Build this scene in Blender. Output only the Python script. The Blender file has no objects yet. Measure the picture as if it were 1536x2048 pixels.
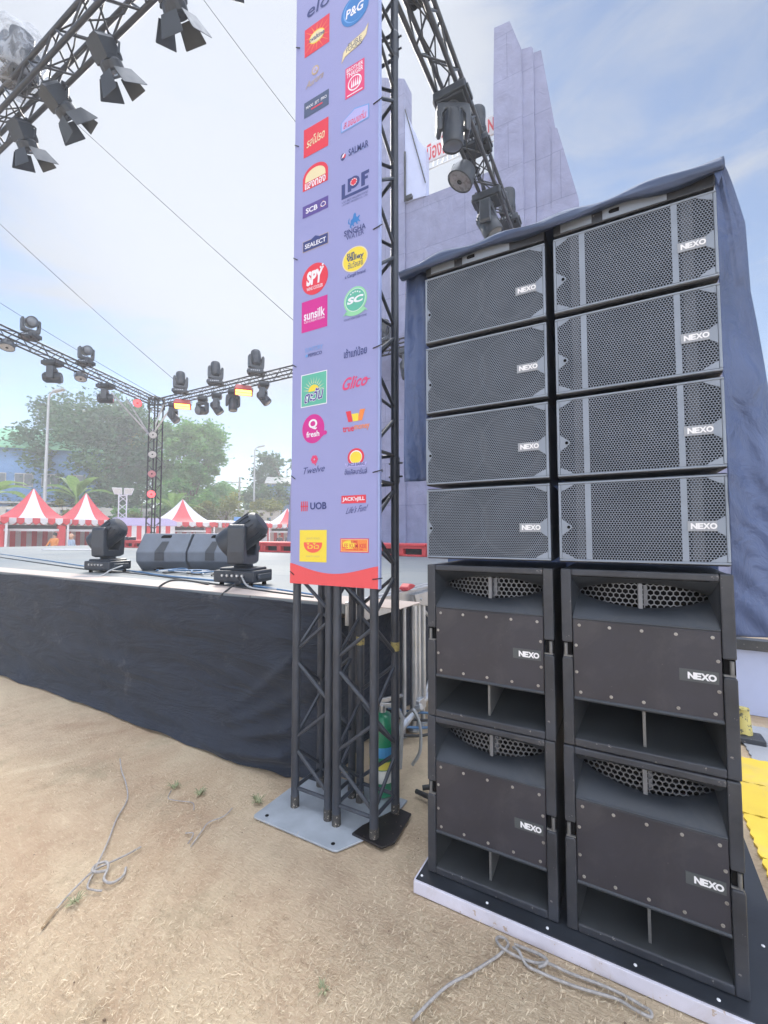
import bpy, bmesh, math, random
import numpy as np
from mathutils import Vector, Matrix, Euler, noise as mnoise
R = math.radians
random.seed(7); rng = np.random.default_rng(7)
sc = bpy.context.scene
COL = sc.collection

# ------------------------------------------------------------------ camera
cam = bpy.data.cameras.new('camera'); camo = bpy.data.objects.new('camera', cam); COL.objects.link(camo)
cam.sensor_fit = 'HORIZONTAL'; cam.sensor_width = 36.0; cam.lens = 20.39
cam.clip_start = 0.05; cam.clip_end = 900
camo.location = (0, 0, 1.6)
camo.rotation_euler = (R(90 + 3.027), 0, R(29.355))
sc.camera = camo

# ------------------------------------------------------------------ world, sun, exposure
SUN_EL, SUN_DIR = 40.4, Vector((-0.719, 0.695, 0))
SUN_DIR.normalize()
sunv = Vector((SUN_DIR.x * math.cos(R(SUN_EL)), SUN_DIR.y * math.cos(R(SUN_EL)), math.sin(R(SUN_EL))))
w = bpy.data.worlds.new('World'); sc.world = w; w.use_nodes = True
nt = w.node_tree; nt.nodes.clear()
def N(t, kind, **kw):
    n = t.nodes.new(kind)
    for k, v in kw.items():
        if k == 'op': n.operation = v
        else: setattr(n, k, v)
    return n
def setin(n, **kw):
    for k, v in kw.items(): n.inputs[k].default_value = v
out = N(nt, 'ShaderNodeOutputWorld'); bg = N(nt, 'ShaderNodeBackground'); bg.inputs[1].default_value = 0.060
sky = N(nt, 'ShaderNodeTexSky', sky_type='NISHITA'); sky.sun_disc = False
sky.sun_elevation = R(SUN_EL); sky.sun_rotation = math.atan2(sunv.x, sunv.y)
sky.air_density = 1.0; sky.dust_density = 0.25; sky.ozone_density = 1.2
tc = N(nt, 'ShaderNodeTexCoord')
mp = N(nt, 'ShaderNodeMapping'); mp.inputs['Scale'].default_value = (1.0, 1.0, 3.4); mp.inputs['Rotation'].default_value = (0.2, 0.3, 0.5)
nz = N(nt, 'ShaderNodeTexNoise'); setin(nz, Scale=1.9, Detail=10.0, Roughness=0.62, Distortion=0.9)
nt.links.new(tc.outputs['Generated'], mp.inputs[0]); nt.links.new(mp.outputs[0], nz.inputs['Vector'])
dot = N(nt, 'ShaderNodeVectorMath', op='DOT_PRODUCT'); dot.inputs[1].default_value = sunv
nt.links.new(tc.outputs['Generated'], dot.inputs[0])
halo = N(nt, 'ShaderNodeMapRange'); setin(halo, **{'From Min': 0.875, 'From Max': 0.98, 'To Min': 0.0, 'To Max': 1.0}); halo.interpolation_type = 'SMOOTHSTEP'
nt.links.new(dot.outputs['Value'], halo.inputs[0])
add = N(nt, 'ShaderNodeMath', op='MULTIPLY_ADD'); add.inputs[1].default_value = 0.40
nt.links.new(halo.outputs[0], add.inputs[0]); nt.links.new(nz.outputs['Fac'], add.inputs[2])
rest = N(nt, 'ShaderNodeMath', op='ADD')
ramp = N(nt, 'ShaderNodeMapRange'); setin(ramp, **{'From Min': 0.44, 'From Max': 0.80, 'To Min': 0.14, 'To Max': 0.98}); ramp.interpolation_type = 'SMOOTHSTEP'
nt.links.new(add.outputs[0], rest.inputs[0])
nt.links.new(rest.outputs[0], ramp.inputs[0])
cb = N(nt, 'ShaderNodeMath', op='MULTIPLY_ADD'); cb.inputs[1].default_value = 1.5; cb.inputs[2].default_value = 4.5
nt.links.new(halo.outputs[0], cb.inputs[0])
# clouds away from the sun brightened out of view, added to fill the foreground
back = N(nt, 'ShaderNodeMapRange'); setin(back, **{'From Min': 0.35, 'From Max': -0.75, 'To Min': 0.0, 'To Max': 1.0}); back.interpolation_type = 'SMOOTHSTEP'
nt.links.new(dot.outputs['Value'], back.inputs[0])
bk = N(nt, 'ShaderNodeMath', op='MULTIPLY'); bk.inputs[1].default_value = 0.45; nt.links.new(back.outputs[0], bk.inputs[0])
cb2 = N(nt, 'ShaderNodeMath', op='MULTIPLY_ADD'); cb2.inputs[1].default_value = 25.0
nt.links.new(back.outputs[0], cb2.inputs[0]); nt.links.new(cb.outputs[0], cb2.inputs[2])
cc = N(nt, 'ShaderNodeVectorMath', op='SCALE'); cc.inputs[0].default_value = (0.90, 0.955, 1.07)
# overcast sky brightest overhead, raised further here to fill the ground
sepz = N(nt, 'ShaderNodeSeparateXYZ'); nt.links.new(tc.outputs['Generated'], sepz.inputs[0])
zen = N(nt, 'ShaderNodeMapRange'); setin(zen, **{'From Min': 0.78, 'From Max': 0.97, 'To Min': 0.0, 'To Max': 31.0}); zen.interpolation_type = 'SMOOTHSTEP'
nt.links.new(sepz.outputs['Z'], zen.inputs[0])
cov = N(nt, 'ShaderNodeMath', op='MULTIPLY_ADD'); cov.inputs[1].default_value = 0.02
nt.links.new(zen.outputs[0], cov.inputs[0]); nt.links.new(bk.outputs[0], cov.inputs[2]); nt.links.new(cov.outputs[0], rest.inputs[1])
cb3 = N(nt, 'ShaderNodeMath', op='ADD'); nt.links.new(cb2.outputs[0], cb3.inputs[0]); nt.links.new(zen.outputs[0], cb3.inputs[1])
nt.links.new(cb3.outputs[0], cc.inputs['Scale'])
mx = N(nt, 'ShaderNodeMix', data_type='RGBA')
nt.links.new(ramp.outputs[0], mx.inputs['Factor']); dim = N(nt, 'ShaderNodeVectorMath', op='MULTIPLY'); dim.inputs[1].default_value = (0.92, 1.03, 1.14); nt.links.new(sky.outputs[0], dim.inputs[0]); nt.links.new(dim.outputs[0], mx.inputs['A']); nt.links.new(cc.outputs[0], mx.inputs['B'])
nt.links.new(mx.outputs['Result'], bg.inputs[0]); nt.links.new(bg.outputs[0], out.inputs[0])
sl = bpy.data.lights.new('sun', 'SUN'); sl.energy = 1.8; sl.angle = R(20); sl.color = (1.0, 0.95, 0.86)
so = bpy.data.objects.new('sun', sl); COL.objects.link(so); so.location = (0, 0, 30)
so.rotation_euler = sunv.to_track_quat('Z', 'Y').to_euler()
sc.view_settings.view_transform = 'Standard'; sc.view_settings.look = 'None'
sc.view_settings.exposure = 1.20; sc.view_settings.gamma = 1.0; sc.view_settings.use_curve_mapping = False
sc.render.engine = 'CYCLES'; sc.cycles.use_denoising = True
sc.cycles.max_bounces = 8; sc.cycles.transparent_max_bounces = 12; sc.cycles.volume_bounces = 1
sc.cycles.sample_clamp_indirect = 6.0

# ------------------------------------------------------------------ materials
def base_mat(name):
    m = bpy.data.materials.new(name); m.use_nodes = True
    t = m.node_tree; b = t.nodes['Principled BSDF']
    return m, t, b
def L(t, a, b): t.links.new(a, b)
def noise(t, scale, detail=4, coord='Object', rough=0.55, stretch=None, dist=0.0):
    c = N(t, 'ShaderNodeTexCoord'); n = N(t, 'ShaderNodeTexNoise'); setin(n, Scale=scale, Detail=detail, Roughness=rough, Distortion=dist)
    if stretch:
        p = N(t, 'ShaderNodeMapping'); p.inputs['Scale'].default_value = stretch
        L(t, c.outputs[coord], p.inputs[0]); L(t, p.outputs[0], n.inputs['Vector'])
    else: L(t, c.outputs[coord], n.inputs['Vector'])
    return n
def ramp2(t, src, lo, hi, a, b):
    r = N(t, 'ShaderNodeMapRange'); setin(r, **{'From Min': lo, 'From Max': hi, 'To Min': a, 'To Max': b}); L(t, src, r.inputs[0]); return r
def mixc(t, fac, a, b):
    x = N(t, 'ShaderNodeMix', data_type='RGBA')
    if isinstance(fac, float): x.inputs['Factor'].default_value = fac
    else: L(t, fac, x.inputs['Factor'])
    for s, v in (('A', a), ('B', b)):
        if isinstance(v, (tuple, list)): x.inputs[s].default_value = (*v[:3], 1)
        else: L(t, v, x.inputs[s])
    return x.outputs['Result']
def bump(t, b, src, strength, dist=0.01):
    u = N(t, 'ShaderNodeBump'); setin(u, Strength=strength, Distance=dist); L(t, src, u.inputs['Height']); L(t, u.outputs[0], b.inputs['Normal'])
def mat(name, col, rough=0.6, metal=0.0, var=0.18, vs=6.0, bs=0.0, bscale=60.0, bd=0.004, chip=None, chipcol=(.55, .5, .42), chips=26.0, spec=0.5, stretch=None, coat=0.0, smudge=None):
    m, t, b = base_mat(name)
    n = noise(t, vs, 5, stretch=stretch)
    c1 = tuple(max(0, x * (1 - var)) for x in col); c2 = tuple(min(1, x * (1 + var)) for x in col)
    r = ramp2(t, n.outputs['Fac'], .3, .7, 0, 1)
    c = mixc(t, r.outputs[0], c1, c2)
    if chip:
        n2 = noise(t, chips, 3, rough=.7); r2 = ramp2(t, n2.outputs['Fac'], chip, chip + .02, 0, 1)
        c = mixc(t, r2.outputs[0], c, chipcol)
    if smudge:
        n4 = noise(t, smudge[1], 9, rough=.7, dist=.5); c = mixc(t, ramp2(t, n4.outputs['Fac'], .50, .74, 0, smudge[2]).outputs[0], c, smudge[0])
    L(t, c, b.inputs['Base Color'])
    rr = ramp2(t, n.outputs['Fac'], .3, .7, max(0.05, rough - .08), min(1, rough + .08)); L(t, rr.outputs[0], b.inputs['Roughness'])
    b.inputs['Metallic'].default_value = metal; b.inputs['Specular IOR Level'].default_value = spec; b.inputs['Coat Weight'].default_value = coat
    if bs:
        n3 = noise(t, bscale, 4, stretch=stretch); bump(t, b, n3.outputs['Fac'], bs, bd)
    return m
def emis(name, col, st, basec=None):
    m, t, b = base_mat(name)
    b.inputs['Base Color'].default_value = (*(basec or col), 1); b.inputs['Emission Color'].default_value = (*col, 1); b.inputs['Emission Strength'].default_value = st
    b.inputs['Roughness'].default_value = .3
    return m
def hexfac(t, pitch, rad, soft=0.0006):
    """1 inside a hole of a perforated sheet (object X/Z)"""
    c = N(t, 'ShaderNodeTexCoord'); sp = N(t, 'ShaderNodeSeparateXYZ'); L(t, c.outputs['Object'], sp.inputs[0])
    cb_ = N(t, 'ShaderNodeCombineXYZ'); L(t, sp.outputs['X'], cb_.inputs[0]); L(t, sp.outputs['Z'], cb_.inputs[1])
    s = (pitch, pitch * 1.7320508, 1.0); h = (s[0] / 2, s[1] / 2, 0)
    ds = []
    for off in ((50 * s[0], 50 * s[1], 0), (50 * s[0] + h[0], 50 * s[1] + h[1], 0)):
        a = N(t, 'ShaderNodeVectorMath', op='ADD'); a.inputs[1].default_value = off; L(t, cb_.outputs[0], a.inputs[0])
        mo = N(t, 'ShaderNodeVectorMath', op='MODULO'); mo.inputs[1].default_value = s; L(t, a.outputs[0], mo.inputs[0])
        su = N(t, 'ShaderNodeVectorMath', op='SUBTRACT'); su.inputs[1].default_value = h; L(t, mo.outputs[0], su.inputs[0])
        le = N(t, 'ShaderNodeVectorMath', op='LENGTH'); L(t, su.outputs[0], le.inputs[0]); ds.append(le.outputs['Value'])
    mi = N(t, 'ShaderNodeMath', op='MINIMUM'); L(t, ds[0], mi.inputs[0]); L(t, ds[1], mi.inputs[1])
    r = ramp2(t, mi.outputs[0], rad - soft, rad + soft, 1, 0)
    return r.outputs[0], sp
def grille_mat(name, bands=None, pitch=.0099):
    m, t, b = base_mat(name)
    f, sp = hexfac(t, pitch, pitch * .385)
    hole = (.006, .007, .009)
    if bands:
        a = ramp2(t, sp.outputs['X'], bands[0], bands[0] + .004, 0, 1); c = ramp2(t, sp.outputs['X'], bands[1], bands[1] + .004, 1, 0)
        d = N(t, 'ShaderNodeMath', op='MULTIPLY'); L(t, a.outputs[0], d.inputs[0]); L(t, c.outputs[0], d.inputs[1])
        a2 = ramp2(t, sp.outputs['X'], bands[2], bands[2] + .004, 0, 1); c2 = ramp2(t, sp.outputs['X'], bands[3], bands[3] + .004, 1, 0)
        d2 = N(t, 'ShaderNodeMath', op='MULTIPLY_ADD'); L(t, a2.outputs[0], d2.inputs[0]); L(t, c2.outputs[0], d2.inputs[1]); L(t, d.outputs[0], d2.inputs[2])
        hole = mixc(t, d2.outputs[0], hole, (.05, .053, .06))
    else:
        # rims of the two cones just showing through the holes
        for cx in (-.125, .125):
            ds_ = N(t, 'ShaderNodeVectorMath', op='DISTANCE'); cv = N(t, 'ShaderNodeCombineXYZ'); L(t, sp.outputs['X'], cv.inputs[0]); L(t, sp.outputs['Z'], cv.inputs[2]); L(t, cv.outputs[0], ds_.inputs[0]); ds_.inputs[1].default_value = (cx, 0, .173)
            su_ = N(t, 'ShaderNodeMath', op='SUBTRACT'); su_.inputs[1].default_value = .137; L(t, ds_.outputs['Value'], su_.inputs[0]); ab_ = N(t, 'ShaderNodeMath', op='ABSOLUTE'); L(t, su_.outputs[0], ab_.inputs[0])
            hole = mixc(t, ramp2(t, ab_.outputs[0], .004, .009, .28, 0).outputs[0], hole, (.06, .066, .075))
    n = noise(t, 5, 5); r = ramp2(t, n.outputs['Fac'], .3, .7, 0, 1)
    steel = mixc(t, r.outputs[0], (.135, .16, .20), (.19, .22, .27))  # lifted and blued, lens flare over the arrays put into the colour
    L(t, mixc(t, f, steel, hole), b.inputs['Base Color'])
    inv = ramp2(t, f, 0, 1, .42, .9); L(t, inv.outputs[0], b.inputs['Roughness'])
    sp2 = ramp2(t, f, 0, 1, .5, .05); L(t, sp2.outputs[0], b.inputs['Specular IOR Level'])
    i2 = ramp2(t, f, 0, 1, 1, 0); bump(t, b, i2.outputs[0], .5, .002)
    return m

MT = {}
MT['cab'] = mat('speaker_black', (.027, .031, .041), .48, 0, .3, 6, .3, 260, .002, chip=.675, chipcol=(.19, .18, .175), chips=46, smudge=((.085, .082, .08), 4.0, .45))
MT['cab2'] = mat('speaker_black_inner', (.026, .032, .042), .5, 0, .25, 4, .2, 200, .002, smudge=((.075, .075, .075), 5.0, .4))
MT['panel'] = mat('sub_panel_paint', (.026, .026, .036), .42, 0, .30, 2.6, .25, 300, .0015, smudge=((.080, .077, .082), 3.0, .5), chip=.715, chipcol=(.14, .135, .13), chips=70)
MT['hexsteel'] = mat('hex_grille_steel', (.17, .18, .20), .4, .4, .12)
MT['tab'] = mat('grille_flat_steel', (.20, .235, .29), .42, 0, .12)
MT['badge'] = mat('badge_grey', (.26, .28, .31), .45, 0, .06)
MT['badge_dark'] = mat('badge_dark', (.06, .07, .075), .5, 0, .06)
MT['white'] = mat('white_lettering', (.72, .72, .74), .5, 0, .04)
MT['screw'] = mat('screw_zinc', (.34, .33, .31), .4, .6, .25, 40)
MT['zinc'] = mat('galvanised_steel', (.5, .52, .55), .35, .8, .2, 8)
MT['alu'] = mat('aluminium', (.55, .57, .60), .35, .75, .15, 6, .1, 80, .001)
MT['latch'] = mat('dull_latch_steel', (.16, .165, .17), .45, .5, .25, 30)
MT['slot'] = mat('bass_slot_shaded', (.022, .026, .030), .7, 0, .35, 5)  # slot interior painted darker, shade of the recess put into the colour
MT['hole'] = mat('dark_hole', (.006, .006, .007), .9, 0, .1, spec=.1)
MT['truss'] = mat('truss_black_paint', (.036, .043, .058), .42, .1, .25, 9, .15, 120, .001, chip=.735, chipcol=(.38, .36, .33), chips=30)
MT['truss_far'] = mat('truss_far_paint', (.02, .022, .026), .45, .1, .2, 9)
MT['plate'] = mat('steel_plate', (.36, .395, .44), .45, .2, .22, 4, .25, 60, .002, chip=.72, chipcol=(.5, .5, .5), chips=14)
MT['plate_black'] = mat('black_steel_plate', (.02, .018, .02), .35, .3, .3, 7, .3, 40, .003, chip=.66, chipcol=(.30, .25, .17), chips=22)
MT['lamp'] = mat('fixture_black', (.021, .028, .041), .42, 0, .2, 8, .1, 100, .001)
MT['lamp2'] = mat('fixture_dark_grey', (.032, .040, .054), .38, 0, .18, 8)
MT['wedge'] = mat('wedge_grey_paint', (.115, .135, .17), .5, 0, .12, 8)
MT['lens'] = mat('lens_glass', (.10, .12, .15), .12, 0, .1, coat=.6)
MT['lens_grey'] = mat('grey_lens', (.17, .185, .21), .3, 0, .2, 25)
MT['lensw'] = mat('frosted_lens', (.42, .40, .38), .3, 0, .12, 20)
MT['red_led'] = emis('red_led', (1.0, .06, .07), 1.6, (.6, .05, .05))
MT['red_off'] = mat('red_lens', (.42, .16, .17), .35, 0, .15, 20)
MT['amber'] = emis('amber_lamp', (1.0, .45, .06), 3.5)
MT['redhouse'] = mat('red_lit_housing', (.35, .03, .03), .5, 0, .1)
MT['cable'] = mat('cable_black', (.02, .022, .025), .5, 0, .15)
MT['cable_grey'] = mat('cable_grey', (.36, .37, .38), .5, 0, .15)
MT['cable_blue'] = mat('cable_blue', (.07, .16, .30), .5, 0, .15)
MT['rope'] = mat('rope_grey', (.36, .34, .33), .85, 0, .25, 60, .8, 420, .004)
MT['straw'] = mat('straw', (.68, .57, .41), .9, 0, .35, 40)
MT['straw_dark'] = mat('straw_dark', (.36, .265, .17), .9, 0, .35, 30)
MT['weed'] = mat('weed_green', (.27, .29, .16), .7, 0, .3, 8)
MT['twig'] = mat('twig', (.35, .25, .15), .8, 0, .3, 12)

def fabric(name, col, var=.2, folds=.35, fs=5, rough=.85, stretch=(1, 1, 1), dust=True, sheen=.3, crinkle=0, trans=0, bd=.05, seams=None):
    m, t, b = base_mat(name)
    n = noise(t, 3, 5); r = ramp2(t, n.outputs['Fac'], .3, .7, 0, 1)
    c = mixc(t, r.outputs[0], tuple(x * (1 - var) for x in col), tuple(x * (1 + var) for x in col))
    if dust:
        n2 = noise(t, 2.2, 8, rough=.72); r2 = ramp2(t, n2.outputs['Fac'], .60, .80, 0, .5)
        c = mixc(t, r2.outputs[0], c, (.22, .21, .20))
    if seams:
        co = N(t, 'ShaderNodeTexCoord'); sx_ = N(t, 'ShaderNodeSeparateXYZ'); cx_ = N(t, 'ShaderNodeCombineXYZ'); L(t, co.outputs['Object'], sx_.inputs[0]); L(t, sx_.outputs['X'], cx_.inputs[0]); L(t, sx_.outputs['Z'], cx_.inputs[1])
        br = N(t, 'ShaderNodeTexBrick'); L(t, cx_.outputs[0], br.inputs['Vector']); setin(br, Scale=1.0, **{'Mortar Size': .008, 'Brick Width': seams[0], 'Row Height': seams[1]})
        br.inputs['Color1'].default_value = (1, 1, 1, 1); br.inputs['Color2'].default_value = (.93, .93, .95, 1); br.inputs['Mortar'].default_value = (.62, .62, .66, 1)
        mu = N(t, 'ShaderNodeMix', data_type='RGBA', blend_type='MULTIPLY'); mu.inputs['Factor'].default_value = 1; L(t, c, mu.inputs['A']); L(t, br.outputs['Color'], mu.inputs['B']); c = mu.outputs['Result']
    L(t, c, b.inputs['Base Color']); b.inputs['Roughness'].default_value = rough
    b.inputs['Sheen Weight'].default_value = sheen; b.inputs['Sheen Roughness'].default_value = .5
    n3 = noise(t, fs, 5, stretch=stretch, dist=.7); src = n3.outputs['Fac']
    bump(t, b, src, folds, bd)
    if trans:
        tl = N(t, 'ShaderNodeBsdfTranslucent'); L(t, c, tl.inputs[0]); ms = N(t, 'ShaderNodeMixShader'); ms.inputs[0].default_value = trans
        o = t.nodes['Material Output']; L(t, b.outputs[0], ms.inputs[1]); L(t, tl.outputs[0], ms.inputs[2]); L(t, ms.outputs[0], o.inputs[0])
    return m
MT['skirt'] = fabric('black_stage_cloth', (.014, .020, .034), .2, .75, 2.6, .9, (.55, 1, 2.6), sheen=.04, bd=.09)
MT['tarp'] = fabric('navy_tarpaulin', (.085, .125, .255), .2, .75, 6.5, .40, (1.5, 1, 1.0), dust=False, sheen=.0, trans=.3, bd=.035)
MT['tarp_top'] = fabric('navy_tarpaulin_top', (.032, .052, .11), .16, .3, 4.0, .42, (.7, 1, 2), dust=False, sheen=0)  # same tarpaulin, with the front lip's shade put into a darker colour
MT['lilac'] = fabric('lilac_wall_vinyl', (.215, .230, .355), .12, .9, 2.6, .6, (1, 1, .8), dust=False, sheen=.0, bd=.045, seams=(2.44, 1.22))
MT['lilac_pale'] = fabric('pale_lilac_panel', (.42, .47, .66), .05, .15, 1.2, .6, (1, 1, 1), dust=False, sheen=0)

# ground ----------------------------------------------------------
def ground_mat():
    m, t, b = base_mat('dry_earth')
    n1 = noise(t, .9, 8, rough=.62); n2 = noise(t, 7, 8, rough=.7); n3 = noise(t, 60, 6, rough=.7); n4 = noise(t, 30, 5, stretch=(1, 3.2, 1), rough=.75)
    c = mixc(t, ramp2(t, n2.outputs['Fac'], .35, .65, 0, 1).outputs[0], (.49, .36, .25), (.63, .49, .345))
    c = mixc(t, ramp2(t, n1.outputs['Fac'], .42, .62, 0, .75).outputs[0], c, (.68, .56, .395))
    c = mixc(t, ramp2(t, n4.outputs['Fac'], .52, .64, 0, .7).outputs[0], c, (.70, .585, .41))
    c = mixc(t, ramp2(t, n3.outputs['Fac'], .60, .72, 0, .55).outputs[0], c, (.30, .215, .14))
    n5 = noise(t, .55, 7, rough=.68, dist=.6); c = mixc(t, ramp2(t, n5.outputs['Fac'], .52, .66, 0, .75).outputs[0], c, (.42, .27, .175))
    n6 = noise(t, 2.6, 7, rough=.72); c = mixc(t, ramp2(t, n6.outputs['Fac'], .54, .70, 0, .6).outputs[0], c, (.36, .30, .20))
    L(t, c, b.inputs['Base Color']); b.inputs['Roughness'].default_value = .95; b.inputs['Specular IOR Level'].default_value = .15
    s = N(t, 'ShaderNodeMath', op='MULTIPLY_ADD'); s.inputs[1].default_value = .5; L(t, n3.outputs['Fac'], s.inputs[0]); L(t, n4.outputs['Fac'], s.inputs[2])
    bump(t, b, s.outputs[0], .9, .02)
    return m
MT['ground'] = ground_mat()
def deck_mat():
    m, t, b = base_mat('stage_deck_boards')
    n1 = noise(t, .6, 6); n2 = noise(t, 9, 5, stretch=(.25, 1, 1))
    c = mixc(t, ramp2(t, n1.outputs['Fac'], .35, .65, 0, 1).outputs[0], (.15, .18, .205), (.205, .22, .225))
    c = mixc(t, ramp2(t, n2.outputs['Fac'], .55, .75, 0, .35).outputs[0], c, (.15, .16, .18))
    br = N(t, 'ShaderNodeTexBrick'); co = N(t, 'ShaderNodeTexCoord'); L(t, co.outputs['Object'], br.inputs['Vector'])
    setin(br, Scale=1.0, **{'Mortar Size': .006, 'Brick Width': 2.44, 'Row Height': 1.22}); br.inputs['Color1'].default_value = (1, 1, 1, 1); br.inputs['Color2'].default_value = (.9, .9, .9, 1); br.inputs['Mortar'].default_value = (.35, .35, .35, 1)
    mu = N(t, 'ShaderNodeMix', data_type='RGBA', blend_type='MULTIPLY'); mu.inputs['Factor'].default_value = 1; L(t, c, mu.inputs['A']); L(t, br.outputs['Color'], mu.inputs['B'])
    L(t, mu.outputs['Result'], b.inputs['Base Color']); b.inputs['Roughness'].default_value = .6
    return m
MT['deck'] = deck_mat()
def siding_mat(name, col):
    m, t, b = base_mat(name)
    co = N(t, 'ShaderNodeTexCoord'); wv = N(t, 'ShaderNodeTexWave', wave_type='BANDS', bands_direction='Z', wave_profile='SAW'); setin(wv, Scale=.55, Distortion=0)
    L(t, co.outputs['Object'], wv.inputs['Vector']); n = noise(t, .5, 6)
    c = mixc(t, ramp2(t, n.outputs['Fac'], .35, .65, 0, 1).outputs[0], tuple(x * .85 for x in col), tuple(x * 1.15 for x in col)); L(t, c, b.inputs['Base Color'])
    b.inputs['Roughness'].default_value = .6; bump(t, b, wv.outputs['Fac'], .8, .08)
    return m
MT['siding'] = siding_mat('blue_siding', (.10, .23, .46))
MT['roof'] = mat('green_roof', (.17, .42, .25), .5, 0, .1, 1)
MT['glass'] = mat('window_glass', (.06, .08, .10), .15, 0, .1)
MT['concrete'] = mat('concrete', (.40, .39, .37), .85, 0, .2, 1.5, .3, 12, .01)
MT['tent_red'] = mat('tent_red', (.52, .05, .065), .6, 0, .08, 3)
MT['tent_white'] = mat('tent_white', (.56, .56, .60), .6, 0, .05, 3)
MT['tent_lilac'] = mat('tent_lilac', (.42, .38, .62), .6, 0, .05, 3)
MT['riser'] = mat('red_riser', (.52, .055, .06), .5, 0, .12, 3, chip=.74, chipcol=(.6, .5, .5))
MT['dark'] = mat('dark_matter', (.02, .02, .022), .8, 0, .2)
MT['skin'] = mat('skin', (.42, .25, .17), .55, 0, .08)
MT['hair'] = mat('hair_black', (.012, .010, .010), .5, 0, .2)
MT['shirt_o'] = mat('shirt_orange', (.55, .20, .05), .8, 0, .15)
MT['shirt_b'] = mat('shirt_blue', (.32, .42, .58), .8, 0, .15)
MT['shirt_r'] = mat('shirt_red', (.50, .07, .06), .8, 0, .15)
MT['shirt_k'] = mat('shirt_dark', (.05, .05, .06), .8, 0, .15)
MT['trouser'] = mat('trousers', (.05, .06, .09), .8, 0, .15)
MT['cap'] = mat('cap_peach', (.62, .38, .26), .8, 0, .1)
MT['yellow_mat'] = mat('yellow_foam', (.66, .47, .05), .7, 0, .14, 3, .3, 90, .002, smudge=((.42, .33, .20), 2.4, .7))
MT['grey_mat'] = mat('grey_mat', (.30, .31, .34), .7, 0, .2, 3, .3, 90, .002)
MT['yellow'] = mat('yellow_plastic', (.50, .43, .14), .5, 0, .2, 9, chip=.58, chipcol=(.12, .12, .08), chips=22)
MT['green_cyl'] = mat('green_cylinder', (.02, .22, .11), .3, 0, .1, 4, coat=.3)
MT['lab_b'] = mat('label_blue', (.05, .25, .50), .5, 0, .05)
MT['lab_y'] = mat('label_yellow', (.70, .62, .10), .5, 0, .05)
MT['lab_w'] = mat('label_white', (.65, .66, .62), .5, 0, .05)
MT['bark'] = mat('bark', (.13, .095, .065), .9, 0, .3, 6, .6, 20, .02)
MT['lamp_pole'] = mat('galvanised_pole', (.36, .38, .40), .5, .4, .1)
MT['plat_top'] = mat('platform_black_vinyl', (.016, .020, .028), .5, 0, .25, 6, .2, 90, .002, chip=.77, chipcol=(.3, .28, .25), chips=40)
MT['plat_edge'] = mat('platform_white_edge', (.60, .58, .66), .6, 0, .1, 5, chip=.66, chipcol=(.46, .36, .30), chips=26, smudge=((.40, .33, .27), 6.0, .45))
MT['boards'] = MT['deck']
def leafmat(name, c1, c2, tr=.25):
    m, t, b = base_mat(name)
    oi = N(t, 'ShaderNodeTexCoord'); n = noise(t, .45, 3); n2 = noise(t, 6, 2)
    s = N(t, 'ShaderNodeMath', op='ADD'); L(t, n.outputs['Fac'], s.inputs[0]); L(t, n2.outputs['Fac'], s.inputs[1])
    L(t, mixc(t, ramp2(t, s.outputs[0], .75, 1.25, 0, 1).outputs[0], c1, c2), b.inputs['Base Color'])
    b.inputs['Roughness'].default_value = .6
    tl = N(t, 'ShaderNodeBsdfTranslucent'); L(t, mixc(t, ramp2(t, s.outputs[0], .75, 1.25, 0, 1).outputs[0], c1, c2), tl.inputs[0])
    ms = N(t, 'ShaderNodeMixShader'); ms.inputs[0].default_value = tr
    o = t.nodes['Material Output']; L(t, b.outputs[0], ms.inputs[1]); L(t, tl.outputs[0], ms.inputs[2]); L(t, ms.outputs[0], o.inputs[0])
    return m
MT['leaf_dark'] = leafmat('leaf_dark', (.020, .085, .040), (.080, .175, .065))
MT['leaf_light'] = leafmat('leaf_light', (.07, .22, .07), (.22, .40, .12), .5)
MT['leaf_yellow'] = leafmat('leaf_yellow', (.09, .14, .03), (.26, .27, .06), .35)
MT['leaf_banana'] = leafmat('leaf_banana', (.10, .20, .06), (.20, .32, .10), .45)

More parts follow.
